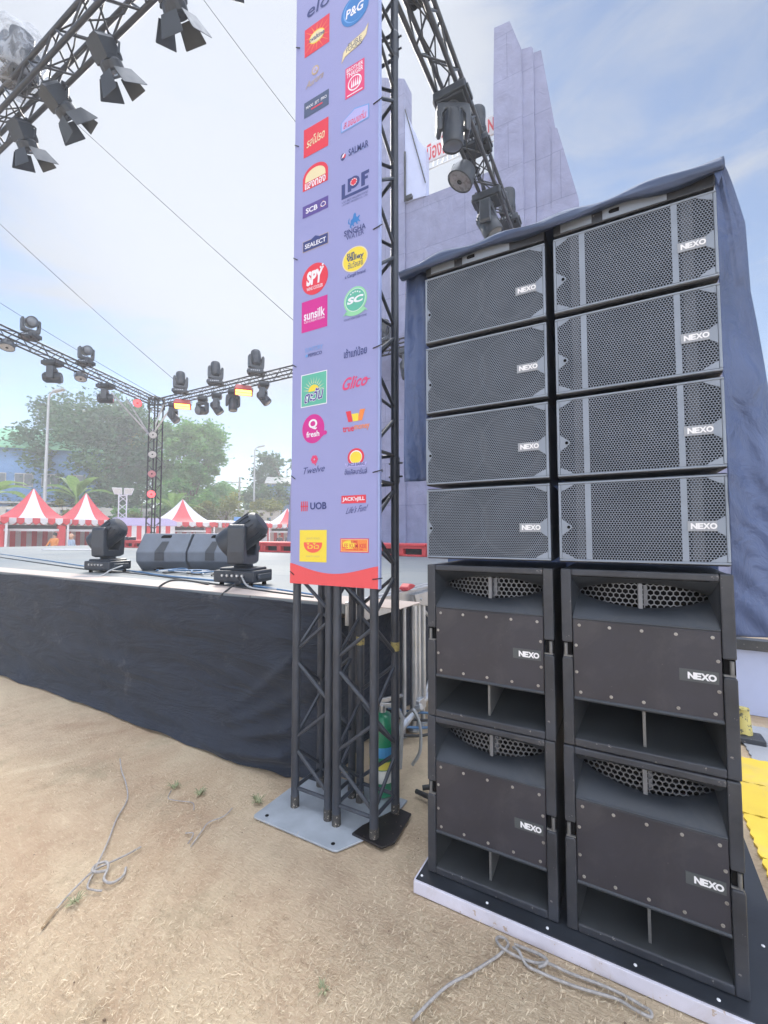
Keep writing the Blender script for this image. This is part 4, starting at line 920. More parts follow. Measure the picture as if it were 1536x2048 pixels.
# navy tarpaulin over the stack
def tarp():
    t = thing('tarpaulin_cover', 'navy tarpaulin draped over the top, sides and back of the speaker stack', 'tarpaulin', (0, 0, 0))
    m = MB()
    # profile front lip -> top -> back, swept along X
    def fn(u, v):
        X = -.972 + u * 1.302
        pk = max(0, (u - .80) / .20) ** 2 * .004
        wob = .006 * math.sin(X * 9 + 1) + .004 * math.sin(X * 23)
        prof = [(1.935, 2.925), (1.908, 2.910), (1.888, 2.905), (1.880, 2.916), (1.882, 2.934), (1.892, 2.946), (1.93, 2.955), (2.05, 2.965), (2.2, 2.965), (2.4, 2.96)]
        f = v * (len(prof) - 1); i = min(int(f), len(prof) - 2); k = f - i
        y = prof[i][0] * (1 - k) + prof[i + 1][0] * k; z = prof[i][1] * (1 - k) + prof[i + 1][1] * k
        sag = -.020 * (1 - min(1, abs(u - .05) / .12)) if u < .17 else 0
        if v < .35: z += .004 * math.sin(X * 14 + 2) + .010 * (u - .5) * 0
        z += .007 * math.sin(X * 5 + v * 9) * math.sin(X * 17 + 2) + sag * .6 + wob * (1 if v > .4 else .4) + pk * (1 if v > .35 else .2) - .012 * max(0, 1 - u / .06) ** 2
        y += .004 * math.sin(X * 11 + v * 4)
        return (X, y, z)
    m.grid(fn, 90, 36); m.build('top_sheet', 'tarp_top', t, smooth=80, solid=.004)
    m = MB()
    def fl(u, v):
        z = 2.935 - v * 1.07 + .012 * u * v
        X = -.974 + u * .125
        return (X + .004 * math.sin(z * 5), 1.955 + .05 * u + .012 * math.sin(u * 7 + z * 2.2) + .006 * math.sin(z * 9 + u * 5), z)
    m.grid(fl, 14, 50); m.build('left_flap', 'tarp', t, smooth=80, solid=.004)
    m = MB()
    def fr_(u, v):
        z = 2.955 - v * 1.71
        wz = .024 + .048 * min(1, v / .12) ** .8 + .18 * v      # outer reach grows downward
        X = .3092 + u * wz
        y = 1.927 + .18 * u * min(1, v * 4) + .035 * u * math.sin(u * 5.2 + 1.6 * v) * min(1, v * 3) + .012 * math.sin(z * 6 + u * 9) * v
        y += .012 * math.sin(z * 31 + 8 * u + 2 * math.sin(z * 9)) * max(0, v - .35) * u + .007 * math.sin(z * 57 + 15 * u) * max(0, v - .4)
        # sharp pull folds under the top corner
        y -= .020 * max(0, 1 - abs(u - .35 - v * 1.2) / .18) * max(0, 1 - v * 3.2)
        return (X, y, z)
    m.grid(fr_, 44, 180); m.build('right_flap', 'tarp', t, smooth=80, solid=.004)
    m = MB(); m.prism([(.296, 2.92), (.332, 2.946), (.326, 2.90), (.312, 2.85), (.306, 2.88)], 1.890, 1.897, 'y'); m.build('corner_tuck', 'tarp', t, bevel=.002)
    m = MB(); m.grid(lambda u, v: (-.93 + 1.27 * u, 2.42 + .02 * math.sin(u * 30) , 2.97 - v * 2.2), 40, 20); m.build('back_sheet', 'tarp', t, smooth=80)
tarp()

# things to the right of the stack
b = thing('barrier_panel', 'pale lilac board with a black top rail on the ground beyond the speakers', 'board', (1.9, 5.05, 0))
m = MB(); m.box((0, .02, .29), (3.4, .04, .575)); m.build('board', 'lilac_pale', b)
m = MB(); m.box((0, .0, .625), (3.44, .12, .09)); m.build('top_rail', 'cab', b, bevel=.004)
def tiles(name, col, x0, y0, nx, ny, s, label, zz):
    t = MB()
    for i in range(nx):
        for j in range(ny):
            cx, cy = x0 + i * s, y0 + j * s; pts = []
            for k in range(4):
                ax, ay = [(-1, -1), (1, -1), (1, 1), (-1, 1)][k]; bx, by = [(1, -1), (1, 1), (-1, 1), (-1, -1)][k]
                nxv, nyv = [(0, -1), (1, 0), (0, 1), (-1, 0)][k]
                for q in range(10):
                    f = q / 10; o_ = .006 if q % 2 else -.005
                    pts.append((cx + (ax + (bx - ax) * f) * s * .485 + nxv * o_ * (s / .4), cy + (ay + (by - ay) * f) * s * .485 + nyv * o_ * (s / .4)))
            t.prism(pts, zz, zz + .012 + .001 * ((i + j) % 2), 'z')
    o = t.build(name, col); tag(o, label, 'mat'); return o
tiles('foam_mat', 'yellow_mat', .72, 2.25, 3, 5, .40, 'bright yellow interlocking foam mat beside the speaker platform', .004)
tiles('foam_mat', 'grey_mat', .92, 4.15, 2, 2, .40, 'grey interlocking mat beyond the yellow one', .001)
bg_ = MB(); bg_.grid(lambda u, v: (.74 + .06 * math.cos(u * 6.283) * (1 - .3 * v), 4.42 + .05 * math.sin(u * 6.283) * (1 - .6 * v), .05 + .19 * v + .012 * math.sin(u * 19)), 20, 8); bg_.cyl((.74, 4.42, .235), (.74, 4.42, .245), .045, seg=12)
bo = bg_.build('bag', 'yellow', smooth=60); tag(bo, 'yellow plastic bag on a dark tray behind the speaker stack', 'bag')
o = MB().box((.76, 4.40, .028), (.2, .16, .05)).build('tray', 'cab', bevel=.01); tag(o, 'small dark tray under the yellow bag', 'tray')

# ================================================================== STAGE LIGHTS
def make_moving_head():
    """upright: base on the floor, yoke and head above; origin at the base"""
    t = thing('moving_head_light', 'x', 'stage light')
    b = MB(); b.box((0, 0, .085), (.41, .30, .105)); b.box((0, 0, .145), (.33, .25, .03)); bo = b.build('base', 'lamp', t, bevel=.018)
    for x in (-.15, .15):
        for y in (-.1, .1): MB().cyl((x, y, 0), (x, y, .04), .022, .017, seg=10).build('foot', 'hole', bo, smooth=40)
    for x in (-.215, .215): MB().box((x, 0, .085), (.022, .20, .045)).build('handle', 'lamp2', bo, bevel=.008)
    for k in range(5): MB().cyl((-.10 + k * .05, -.150, .095), (-.10 + k * .05, -.168, .095), .011, seg=10).build('connector', 'zinc', bo, smooth=40)
    # yoke: crossbar and two arms
    y = MB(); y.cyl((0, 0, .158), (0, 0, .185), .085, seg=20)
    y.prism([(-.195, .20), (-.13, .182), (.13, .182), (.195, .20), (.205, .30), (.205, .50), (.185, .535), (.150, .535), (.138, .50), (.138, .33), (.10, .262), (-.10, .262), (-.138, .33), (-.138, .50), (-.150, .535), (-.185, .535), (-.205, .50), (-.205, .30)], -.075, .075, 'y')
    yo = y.build('yoke', 'lamp2', t, bevel=.016)
    hd = MB()
    hd.lathe([(.04, -.20), (.088, -.195), (.112, -.165), (.126, -.10), (.130, 0), (.128, .05), (.132, .06), (.134, .15), (.128, .205), (.116, .215), (.112, .200), (.06, .198)], 20, Matrix.Diagonal((.98, 1.05, 1, 1)))
    for k in range(16):
        a = 2 * math.pi * k / 16; 
        hd.box((.122 * math.cos(a), .128 * math.sin(a), -.085), (.016, .010, .12), 0, Matrix.Rotation(a, 3, 'Z'))
    ho = hd.build('head', 'lamp', t, smooth=35, loc=(0, 0, .455))
    ln = MB(); ln.lathe([(.111, .203), (.09, .212), (.05, .218), (.01, .220)], 20); ln.build('lens', 'lens', ho, smooth=60)
    cl = MB(); cl.cyl((-.14, 0, .455), (.14, 0, .455), .03, seg=12); cl.build('pivot', 'lamp2', yo, smooth=40)
    return t
MHW = make_moving_head()
_mh_used = [False]
def moving_head(loc, pan=0, tilt=0, hang=False, scale=1.0, label='', group=None, yaw=0):
    o = MHW if not _mh_used[0] else dup(MHW); _mh_used[0] = True
    o.location = loc; o.scale = (scale,) * 3; o['label'] = label
    if group: o['group'] = group
    elif 'group' in o: del o['group']
    o.rotation_euler = Euler((math.pi, 0, yaw), 'XYZ') if hang else Euler((0, 0, yaw), 'XYZ')
    kid(o, 'yoke').rotation_euler = (0, 0, pan)
    hd = kid(o, 'head'); hd.rotation_euler = Euler((tilt, 0, pan), 'XYZ')
    return o
Rz = R(29.4)
moving_head((-5.50, 2.97, HS), pan=R(-72), tilt=R(128), scale=1.0, label='dark moving head light standing on the stage edge, further from the tower', group='moving head lights on the stage edge', yaw=R(10))
moving_head((-3.02, 2.80, HS), pan=R(-75), tilt=R(126), scale=1.0, label='dark moving head light standing on the stage edge in front of the right wedge monitor', group='moving head lights on the stage edge', yaw=R(12))
ZT, ZB = 6.90, 6.56
G1 = 'moving head lights on the truss above the speakers'
moving_head((-1.60, 4.42, ZB), pan=R(150), tilt=R(-8), hang=True, scale=.92, label='largest moving head light hanging under the truss above the speakers', group=G1, yaw=R(0))
moving_head((-1.63, 5.42, ZB + .12), pan=R(80), tilt=R(0), hang=False, scale=.86, label='moving head light standing up on the side of the truss beside the sign', group=G1)
moving_head((-1.66, 6.05, ZB), pan=R(90), tilt=R(25), hang=True, scale=1.0, label='moving head light hanging from the truss just above the speaker cover', group=G1)
moving_head((-1.62, 7.05, ZB + .1), pan=R(80), tilt=0, hang=False, scale=.95, label='moving head light standing up on the far end of the truss above the speaker cover', group=G1)
moving_head((-1.55, 3.55, ZT - .1), pan=R(80), tilt=R(30), hang=False, scale=1.1, label='moving head light standing on the truss at the very top of the picture', group=G1)
G2 = 'moving head lights on the back truss'
for x, lab in ((-14.46, 'nearest the corner tower'), (-12.54, 'the middle one of three'), (-10.58, 'nearest the sponsor banner')):
    moving_head((x, 10.2, ZT - .06), pan=R(20), tilt=R(-20), scale=1.25, label='moving head light standing upright on the back truss, ' + lab, group=G2, yaw=R(40))
for x, ti, pn, lab in ((-14.84, 40, 20, 'beside the corner tower'), (-13.2, 75, 130, 'right of the first amber lamp'), (-12.46, 35, 10, 'below the middle upright light'), (-11.64, 8, 80, 'left of the second amber lamp'), (-10.23, 40, 20, 'nearest the sponsor banner')):
    moving_head((x, 10.2, ZB), pan=R(pn), tilt=R(ti), hang=True, scale=1.12, label='moving head light hanging under the back truss, ' + lab, group=G2, yaw=R(-40))
def Lx(Y): return -12.75 - 3.0 * (Y - 2.3) / 7.8
G3 = 'moving head lights on the far side truss'
for Y, lab in ((5.30, 'the nearer of two upright ones'), (7.0, 'the further of two upright ones')):
    moving_head((Lx(Y), Y, ZT - .06), pan=R(60), tilt=R(100), scale=1.05, label='moving head light standing on the far left truss, ' + lab, group=G3, yaw=R(20))
for Y, lab in ((5.95, 'the nearer of two hanging ones'), (7.75, 'the further of two hanging ones')):
    moving_head((Lx(Y), Y, ZB), pan=R(60), tilt=R(95), hang=True, scale=1.1, label='moving head light under the far left truss, ' + lab, group=G3, yaw=R(20))
moving_head((-6.15, 5.0 - 5.0 + 10.2, ZB), pan=R(30), tilt=R(30), hang=True, scale=1.1, label='moving head light under the back truss seen between the tower and the speaker cover', group=G2)
moving_head((-5.05, 10.2, ZB), pan=R(70), tilt=R(10), hang=True, scale=1.2, label='moving head light under the back truss beside the left edge of the speaker cover', group=G2)
moving_head((-5.75, 10.2, ZT - .06), pan=R(70), tilt=R(10), scale=1.0, label='moving head light on the back truss seen through the banner tower', group=G2)

def make_fresnel():
    """hangs from origin (clamp on the chord), aimed along local -Z of the lamp body"""
    t = thing('barn_door_light', 'x', 'stage light')
    c = MB(); c.cyl((0, 0, .03), (0, 0, -.08), .016, seg=8); c.box((0, 0, .03), (.05, .07, .06)); c.build('clamp', 'lamp', t, bevel=.006)
    y = MB()
    y.tube([(-.165, 0, -.26), (-.17, 0, -.12), (-.14, 0, -.085), (.14, 0, -.085), (.17, 0, -.12), (.165, 0, -.26)], .013, 6); y.build('yoke', 'lamp', t, smooth=40)
    b = MB(); b.prism([(-.10, .0), (-.112, .04), (-.112, .19), (-.085, .23), (.085, .23), (.112, .19), (.112, .04), (.10, 0)], -.112, .112, 'y'); b.lathe([(.115, -.10), (.128, -.085), (.128, -.01), (.108, .02)], 20)
    for k in range(5): b.box((0, .116, .05 + k * .03), (.17, .012, .010))
    b.box((0, 0, .245), (.12, .14, .03))
    bo = b.build('body', 'lamp', t, bevel=.008, loc=(0, 0, -.28))
    l = MB(); l.lathe([(.11, -.086), (.06, -.098), (.01, -.102)], 18); l.build('lens', 'lens', bo, smooth=60)
    for k in range(4):
        a = k * math.pi / 2; M = Matrix.Rotation(a, 4, 'Z') @ Matrix.Translation((0, .145, -.095)) @ Matrix.Rotation(R(28 if k % 2 else 20), 4, 'X')
        d = MB(); wd = .13 if k % 2 else .10
        d.prism([(-wd * .95, 0), (wd * .95, 0), (wd * 1.35, -.19), (wd * 1.3, -.20), (-wd * 1.3, -.20), (-wd * 1.35, -.19)], -.003, .003, 'y', 0, M); d.build('barn_door', 'lamp', bo)
    return t
FR = make_fresnel()
for i, (x, ti, pn, lab) in enumerate(((-3.42, -36, 12, 'second from the sponsor banner'), (-4.42, -38, 0, 'the middle one of the five'), (-5.35, -50, -10, 'fourth from the sponsor banner'), (-6.22, -30, 12, 'furthest from the sponsor banner'), (-2.62, -42, 0, 'cut by the top of the picture'))):
    o = FR if i == 0 else dup(FR)
    o.location = (x, 2.25, 6.575); o['label'] = 'black barn door light hanging under the front truss, ' + lab; o['group'] = 'barn door lights on the front truss'; o.rotation_euler = (0, 0, R(pn)); o.scale = (.86,) * 3
    kid(o, 'body').rotation_euler = (R(-ti), 0, 0)
# moving head wrapped against rain
wr = moving_head((-6.08, 2.1, 6.86), pan=R(90), tilt=R(15), scale=.9, label='moving head light wrapped in clear plastic on top of the front truss')
def plastic():
    m, t, b = base_mat('clear_plastic'); b.inputs['Base Color'].default_value = (.55, .60, .68, 1); b.inputs['Roughness'].default_value = .12
    tr = N(t, 'ShaderNodeBsdfTransparent'); ms = N(t, 'ShaderNodeMixShader'); n = noise(t, 7, 5, dist=1.0); r = ramp2(t, n.outputs['Fac'], .4, .7, .12, .62); L(t, r.outputs[0], ms.inputs[0])
    bump(t, b, n.outputs['Fac'], .9, .05)
    o = t.nodes['Material Output']; L(t, tr.outputs[0], ms.inputs[1]); L(t, b.outputs[0], ms.inputs[2]); L(t, ms.outputs[0], o.inputs[0]); return m
m = MB(); rr = np.random.default_rng(3)
prof = [(.12, -.02), (.24, .03), (.30, .15), (.27, .32), (.29, .46), (.24, .60), (.13, .68), (.03, .70)]
m.lathe(prof, 22); m.v = [(x * (1 + .16 * math.sin(5 * math.atan2(y, x) + z * 11) + .07 * math.sin(11 * math.atan2(y, x) - z * 17)), y * (1 + .16 * math.sin(5 * math.atan2(y, x) + z * 11)), z + .02 * math.sin(9 * x + 7 * y)) for x, y, z in m.v]
o = m.build('plastic_bag', plastic(), loc=(-6.08, 2.1, 6.84), smooth=70); tag(o, 'crumpled clear plastic bag over the light on the front truss', 'plastic bag')

def make_par():
    t = thing('round_lamp', 'x', 'stage light')
    b = MB(); b.lathe([(.07, .11), (.10, .10), (.125, .04), (.130, -.05), (.120, -.055), (.118, -.04)], 18); bo = b.build('body', 'lamp2', t, smooth=40)
    l = MB(); l.lathe([(.118, -.045), (.08, -.050), (.035, -.052)], 18); l.lathe([(.033, -.053), (.01, -.056)], 10, None, 0); l.build('lens', 'lensw', t, smooth=50)
    h = MB(); h.lathe([(.026, -.056), (.008, -.060)], 10); h.build('lens_centre', 'hole', t)
    y = MB(); y.tube([(-.135, 0, 0), (-.14, 0, .12), (0, 0, .16), (.14, 0, .12), (.135, 0, 0)], .009, 6); y.build('yoke', 'lamp', t, smooth=40)
    return t
PAR = make_par(); first = True
def par(loc, rot, mat_, label, scale=1.0, group=None):
    global first
    o = PAR if first else dup(PAR); first = False
    o.location = loc; o.rotation_euler = rot; o.scale = (scale,) * 3; o['label'] = label
    if group: o['group'] = group
    k = kid(o, 'lens')
    if mat_ != 'lensw':
        k.data = k.data.copy(); k.data.materials[0] = MT[mat_]
    return o
FACE = (R(-90), 0, R(57))     # lens toward the audience side
GP = 'round lamps on the corner tower'
for z, mt_, lab in ((5.40, 'lensw', 'topmost unlit grey lamp'), (4.65, 'lensw', 'second unlit grey lamp from the top'), (3.91, 'red_off', 'dim red lamp, third from the top'), (3.14, 'red_led', 'bright red lamp at the bottom')):
    par((-15.72, 9.98, z), FACE, mt_, lab + ' on the corner tower', 1.15, GP)
par((-15.55, 9.25, 6.42), (R(-70), 0, R(57)), 'red_led', 'bright red round lamp under the far left truss near the corner', 1.15)
par((Lx(4.75), 4.75, 6.42), (R(-20), 0, R(60)), 'lensw', 'pale round lamp under the far left truss, nearer the picture edge', 1.25)
par((Lx(6.85), 6.85, 6.42), (R(-20), 0, R(60)), 'lensw', 'pale round lamp under the far left truss, nearer the corner tower', 1.25)
par((-1.82, 5.35, 6.36), (R(-8), R(24), R(10)), 'lens_grey', 'grey round lamp under the truss above the speakers, behind the largest head', 1.35)
def make_blinder():
    t = thing('amber_lamp', 'x', 'stage light', (0, 0, 0), 0, 'lit amber lamps under the back truss')
    b = MB(); b.prism([(-.24, .16), (.24, .16), (.30, -.10), (-.30, -.10)], -.14, .14, 'y'); b.build('housing', 'redhouse', t, bevel=.02)
    for z in (-.055, .055):
        l = MB(); l.box((0, z * 1.0, -.108), (.5, .085, .02)); l.build('lamp_strip', 'amber', t, bevel=.006)
    y = MB(); y.tube([(-.30, 0, 0), (-.31, 0, .22), (.31, 0, .22), (.30, 0, 0)], .012, 6); y.build('yoke', 'lamp', t)
    return t
BL = make_blinder(); BL.location = (-14.17, 10.1, 6.38); BL.rotation_euler = (R(-40), 0, R(48)); BL['label'] = 'lit amber lamp under the back truss, nearer the corner tower'
o = dup(BL, (-11.03, 10.1, 6.38), None, 'lit amber lamp under the back truss, nearer the sponsor banner'); o.scale = (.98,) * 3

# ------------------------------------------------------------------ wedge monitors
def make_wedge():
    t = thing('wedge_monitor', 'x', 'stage monitor', (0, 0, 0), 0, 'wedge monitors on the stage')
    W = .305
    prof = [(-.235, .115), (-.245, .235), (-.06, .465), (.16, .465), (.27, .26), (.10, .0), (-.10, .0)]
    b = MB(); b.prism(prof, -W, W, 'x'); b.build('cabinet', 'wedge', t, bevel=.012)
    # sloping faces need flush darker insets: handle slot and cable recess, laid on the slope
    d = Vector((0, -.06 + .245, .465 - .235)); ln = d.length; d.normalize(); nrm = Vector((0, -d.z, d.y))
    M = Matrix((Vector((1, 0, 0)), d, nrm)).transposed().to_4x4(); M.translation = Vector((0, -.245, .235))
    h = MB(); h.prism([(-.065, ln * .74), (.050, ln * .74), (.065, ln * .80), (.060, ln * .90), (-.045, ln * .90), (-.065, ln * .84)], -.004, .003, 'z', 0, M); h.build('handle_slot', 'hole', t)
    r = MB(); r.prism([(-.075, -.0), (.045, 0), (.055, ln * .55), (-.030, ln * .55)], .001, .004, 'z', 0, M); ro = r.build('cable_recess', 'cab2', t)
    r2 = MB(); r2.prism([(-.072, .13), (.042, .13), (.042, .232), (-.072, .232)], -.2475, -.244, 'y'); r2.build('recess_face', 'lamp', t)
    f = MB()
    for x in (-.2, .2): f.box((x, 0, .006), (.05, .15, .012))
    f.build('foot', 'hole', t)
    return t
WD = make_wedge(); WD.location = (-5.16, 3.55, HS); WD.rotation_euler = (0, 0, R(30)); WD['label'] = 'grey wedge monitor on the stage between the two moving heads'
dup(WD, (-4.60, 3.86, HS), (0, 0, R(26)), 'grey wedge monitor on the stage partly behind the nearer moving head')

def cable(pts, r, m, label, name='cable', cat='cable', seg=6, sub=6):
    # Catmull-Rom through the points
    P = [Vector(p) for p in pts]; out_ = []
    for i in range(len(P) - 1):
        a, b, c, d = P[max(i - 1, 0)], P[i], P[i + 1], P[min(i + 2, len(P) - 1)]
        for k in range(sub):
            t = k / sub; out_.append(.5 * ((2 * b) + (c - a) * t + (2 * a - 5 * b + 4 * c - d) * t * t + (3 * b - a - 3 * c + d) * t ** 3))
    out_.append(P[-1])
    o = MB().tube(out_, r, seg).build(name, m, smooth=70); return tag(o, label, cat)
z = HS + .008
cable([(-13.5, 4.6, z), (-9, 3.75, z), (-6.6, 3.28, z), (-5.2, 3.12, z), (-4.4, 2.95, z), (-3.4, 2.86, z), (-2.5, 2.66, z), (-1.9, 2.52, z)], .010, 'cable_blue', 'long blue cable running along the front of the stage floor')
cable([(-12.0, 4.0, z), (-8.2, 3.35, z), (-6.0, 3.0, z), (-4.7, 2.86, z + .012), (-3.6, 2.74, z), (-2.6, 2.55, z), (-1.95, 2.45, z)], .008, 'cable', 'long black cable nearest the front edge of the stage floor')
cable([(-5.0, 2.86, z + .09), (-4.98, 2.72, z + .05), (-4.95, 2.6, z), (-5.05, 2.45, z), (-5.1, 2.33, z - .02)], .008, 'cable_grey', 'grey cable dropping from the further moving head over the stage edge')
cable([(-2.92, 2.65, z + .07), (-2.82, 2.58, z + .04), (-2.74, 2.46, z + .05), (-2.72, 2.36, z + .01), (-2.75, 2.312, z - .04)], .009, 'cable', 'black cable looping from the nearer moving head over the stage edge')
cable([(-2.88, 2.66, z + .07), (-2.76, 2.60, z + .02), (-2.60, 2.58, z), (-2.45, 2.66, z), (-2.2, 2.6, z)], .008, 'cable_grey', 'grey cable leaving the nearer moving head toward the tower')
cable([(-3.25, 2.62, z), (-3.42, 2.55, z + .03), (-3.5, 2.44, z + .04), (-3.52, 2.34, z), (-3.5, 2.31, z - .05)], .010, 'cable', 'thick black cable bent over the stage edge left of the nearer moving head')
for k, (m_, lab) in enumerate((('cable', 'black tangled cable at the foot of the wedge monitors'), ('cable_grey', 'grey tangled cable at the foot of the wedge monitors'), ('cable_blue', 'blue tangled cable at the foot of the wedge monitors'))):
    rr = random.Random(k + 4); pts = []
    for i in range(16):
        f = i / 15; pts.append((-4.75 + 1.2 * f + .09 * math.sin(i * 2.1 + k), 3.18 + .16 * f + .14 * math.sin(i * 1.7 + k * 2), z + .012 * k + .02 * abs(math.sin(i * 1.3 + k))))
    cable(pts, .008, m_, lab)
o = MB().lathe([(.01, .0), (.055, .01), (.06, .03), (.03, .045), (.0, .05)], 14).build('knob', 'hole', loc=(-5.02, 3.32, HS), smooth=50); tag(o, 'small black rubber cap lying beside the left wedge monitor', 'cap')
o = MB().prism([(-1.0, -.12), (.2, -.16), (1.1, .02), (1.0, .14), (.3, .06), (-.9, .10)], 0, .03, 'z').build('cloth', 'tent_white', loc=(-14.2, 6.75, HS + .002), rot=(0, 0, R(25)), bevel=.02); tag(o, 'crumpled white cloth lying on the far stage floor', 'cloth')

# ------------------------------------------------------------------ behind the tower
ex = thing('fire_extinguisher', 'green fire extinguisher standing behind the right truss tower', 'fire extinguisher', (-1.372, 2.42, .012), R(20))
m = MB(); m.lathe([(.06, 0), (.080, .008), (.082, .02), (.082, .40), (.074, .445), (.05, .475), (.028, .485)], 24); m.build('cylinder', 'green_cyl', ex, smooth=40)
m = MB(); m.cyl((0, 0, .48), (0, 0, .53), .022, seg=12); m.box((.04, 0, .535), (.12, .025, .018)); m.prism([(-.02, .545), (.02, .545), (.13, .585), (.12, .600), (-.02, .565)], -.012, .012, 'y'); m.build('valve', 'zinc', ex, bevel=.003)
m = MB()
for z0, z1, mi in ((.24, .30, 0), (.17, .215, 1), (.09, .165, 2)):
    n = 10
    for k in range(n):
        a0, a1 = R(-160 + 150 * k / n), R(-160 + 150 * (k + 1) / n); q = .0828
        m.add([(q * math.cos(a0), q * math.sin(a0), z0), (q * math.cos(a1), q * math.sin(a1), z0), (q * math.cos(a1), q * math.sin(a1), z1), (q * math.cos(a0), q * math.sin(a0), z1)], [(0, 1, 2, 3)], mi)
m.build('sticker', ['lab_b', 'lab_y', 'lab_w'], ex)
m = MB(); m.tube([(.02, .0, .52), (.09, -.01, .53), (.125, -.01, .46), (.12, -.01, .30), (.11, -.0, .15)], .012, 8); m.build('hose', 'cable_grey', ex, smooth=60)
cable([(-1.16, 2.55, .03), (-1.05, 2.60, .045), (-.98, 2.55, .05), (-.90, 2.52, .06), (-.78, 2.5, .05)], .016, 'cable', 'thick black cable on the ground between the tower and the speakers', sub=8)
cable([(-1.18, 2.50, .03), (-1.06, 2.47, .035), (-.95, 2.44, .05), (-.84, 2.46, .04), (-.70, 2.44, .05)], .014, 'cable', 'twisted black cable on the ground nearer the tower foot', sub=8)
for k in range(4):
    cable([(-1.62 - .05 * k, 2.9 + .1 * k, .12 + .02 * k), (-1.45, 3.2 + .08 * k, .03 + .03 * k), (-1.25, 3.35 + .05 * k, .10 + .05 * k), (-1.05 + .05 * k, 3.5, .26 + .03 * k)], .011, 'cable_blue' if k % 2 else 'cable', ('blue' if k % 2 else 'black') + ' cable bundle strand beside the stage legs, ' + ('lowest', 'second', 'third', 'topmost')[k])
cable([(-1.43, 2.86, .30), (-1.36, 2.84, .36), (-1.30, 2.82, .28), (-1.29, 2.80, .12), (-1.34, 2.78, .02)], .011, 'cable_grey', 'pale grey hose loop hanging beside the tower', 'hose', 'hose', sub=10)
for dx, c in ((0, 'lab_y'), (.06, 'lab_y'), (.10, 'lab_b')):
    pass
cn = thing('power_connector', 'pair of yellow and blue power connectors by the stage legs', 'connector', (-1.12, 3.42, .27))
m = MB(); m.cyl((0, 0, 0), (.05, -.03, .03), .028, seg=12); m.cyl((.06, -.02, .0), (.10, -.05, .02), .026, seg=12); m.build('yellow_plug', 'yellow', cn, smooth=40)
m = MB(); m.cyl((.05, -.05, -.06), (.10, -.06, -.03), .032, seg=12); m.build('blue_plug', 'lab_b', cn, smooth=40)

# ------------------------------------------------------------------ strings and bits on the ground
cable([(-3.20, 1.855, .01), (-3.03, 1.77, .008), (-2.86, 1.70, .01), (-2.68, 1.605, .008), (-2.55, 1.47, .008), (-2.42, 1.36, .01), (-2.33, 1.28, .016), (-2.25, 1.20, .012), (-2.18, 1.135, .01), (-2.135, 1.14, .008), (-2.10, 1.155, .008)], .0042, 'rope', 'grey string lying on the earth, straight to a tangled end', 'string', 'string', sub=8)
cable([(-2.215, 1.405, .008), (-2.22, 1.33, .012), (-2.235, 1.26, .014), (-2.24, 1.19, .02), (-2.215, 1.10, .012), (-2.185, 1.035, .008), (-2.17, 1.005, .006)], .0045, 'rope', 'grey rope end crossing the tangled string', 'rope', 'rope', sub=8)
cable([(-2.14, 1.285, .01), (-2.10, 1.25, .012), (-2.10, 1.20, .012), (-2.15, 1.19, .016), (-2.20, 1.235, .02), (-2.25, 1.255, .016), (-2.28, 1.225, .012), (-2.25, 1.19, .018), (-2.21, 1.20, .02), (-2.19, 1.23, .016)], .006, 'rope', 'thick grey rope curl in the tangle of string', 'rope', 'rope', sub=8)
cable([(-2.17, 1.008, .006), (-2.145, .97, .006), (-2.12, .935, .004)], [.006, .0055, .005] and .0055, 'twig', 'brown splinter of wood at the end of the rope', 'stick', 'stick', seg=5)
cable([(-2.53, 1.79, .008), (-2.47, 1.73, .01), (-2.40, 1.745, .008), (-2.31, 1.775, .008), (-2.26, 1.75, .006), (-2.245, 1.735, .006)], .0028, 'rope', 'short pale thread bent on the earth', 'thread', 'thread')
cable([(-2.06, 1.855, .008), (-2.04, 1.78, .01), (-2.07, 1.70, .01), (-2.04, 1.63, .012), (-2.01, 1.56, .006), (-2.0, 1.535, .005)], .0035, 'rope', 'short pale string near the steel base plate', 'string', 'string')
cable([(-2.11, 1.585, .006), (-2.07, 1.60, .012), (-2.045, 1.575, .012), (-2.03, 1.54, .006)], .003, 'rope', 'tiny loop of pale string beside the short one', 'string', 'string')
zz = .012
cable([(-.66, 1.362, zz), (-.63, 1.45, zz), (-.595, 1.53, zz), (-.545, 1.60, zz), (-.505, 1.665, zz), (-.475, 1.715, zz), (-.455, 1.755, zz + .004), (-.45, 1.785, zz), (-.468, 1.803, zz), (-.49, 1.797, zz), (-.492, 1.77, zz + .008), (-.46, 1.745, zz + .012), (-.40, 1.752, zz), (-.34, 1.762, zz), (-.30, 1.775, zz + .006), (-.22, 1.782, zz), (-.12, 1.792, zz), (-.045, 1.79, zz), (.0, 1.782, zz), (.022, 1.775, zz + .002), (.02, 1.757, zz), (-.02, 1.757, zz), (-.08, 1.765, zz), (-.18, 1.745, zz), (-.26, 1.735, zz), (-.32, 1.728, zz + .004), (-.37, 1.735, zz), (-.405, 1.765, zz + .01), (-.43, 1.782, zz)], .0052, 'rope', 'grey rope looped on the ground along the white edge of the speaker platform', 'rope', 'rope', seg=8, sub=8)
cable([(-.43, 1.795, zz), (-.38, 1.80, zz), (-.33, 1.79, zz + .01), (-.305, 1.772, zz + .018), (-.312, 1.755, zz + .012), (-.33, 1.75, zz)], .0055, 'rope', 'knotted grey rope end beside the platform edge', 'rope', 'rope', seg=8, sub=8)
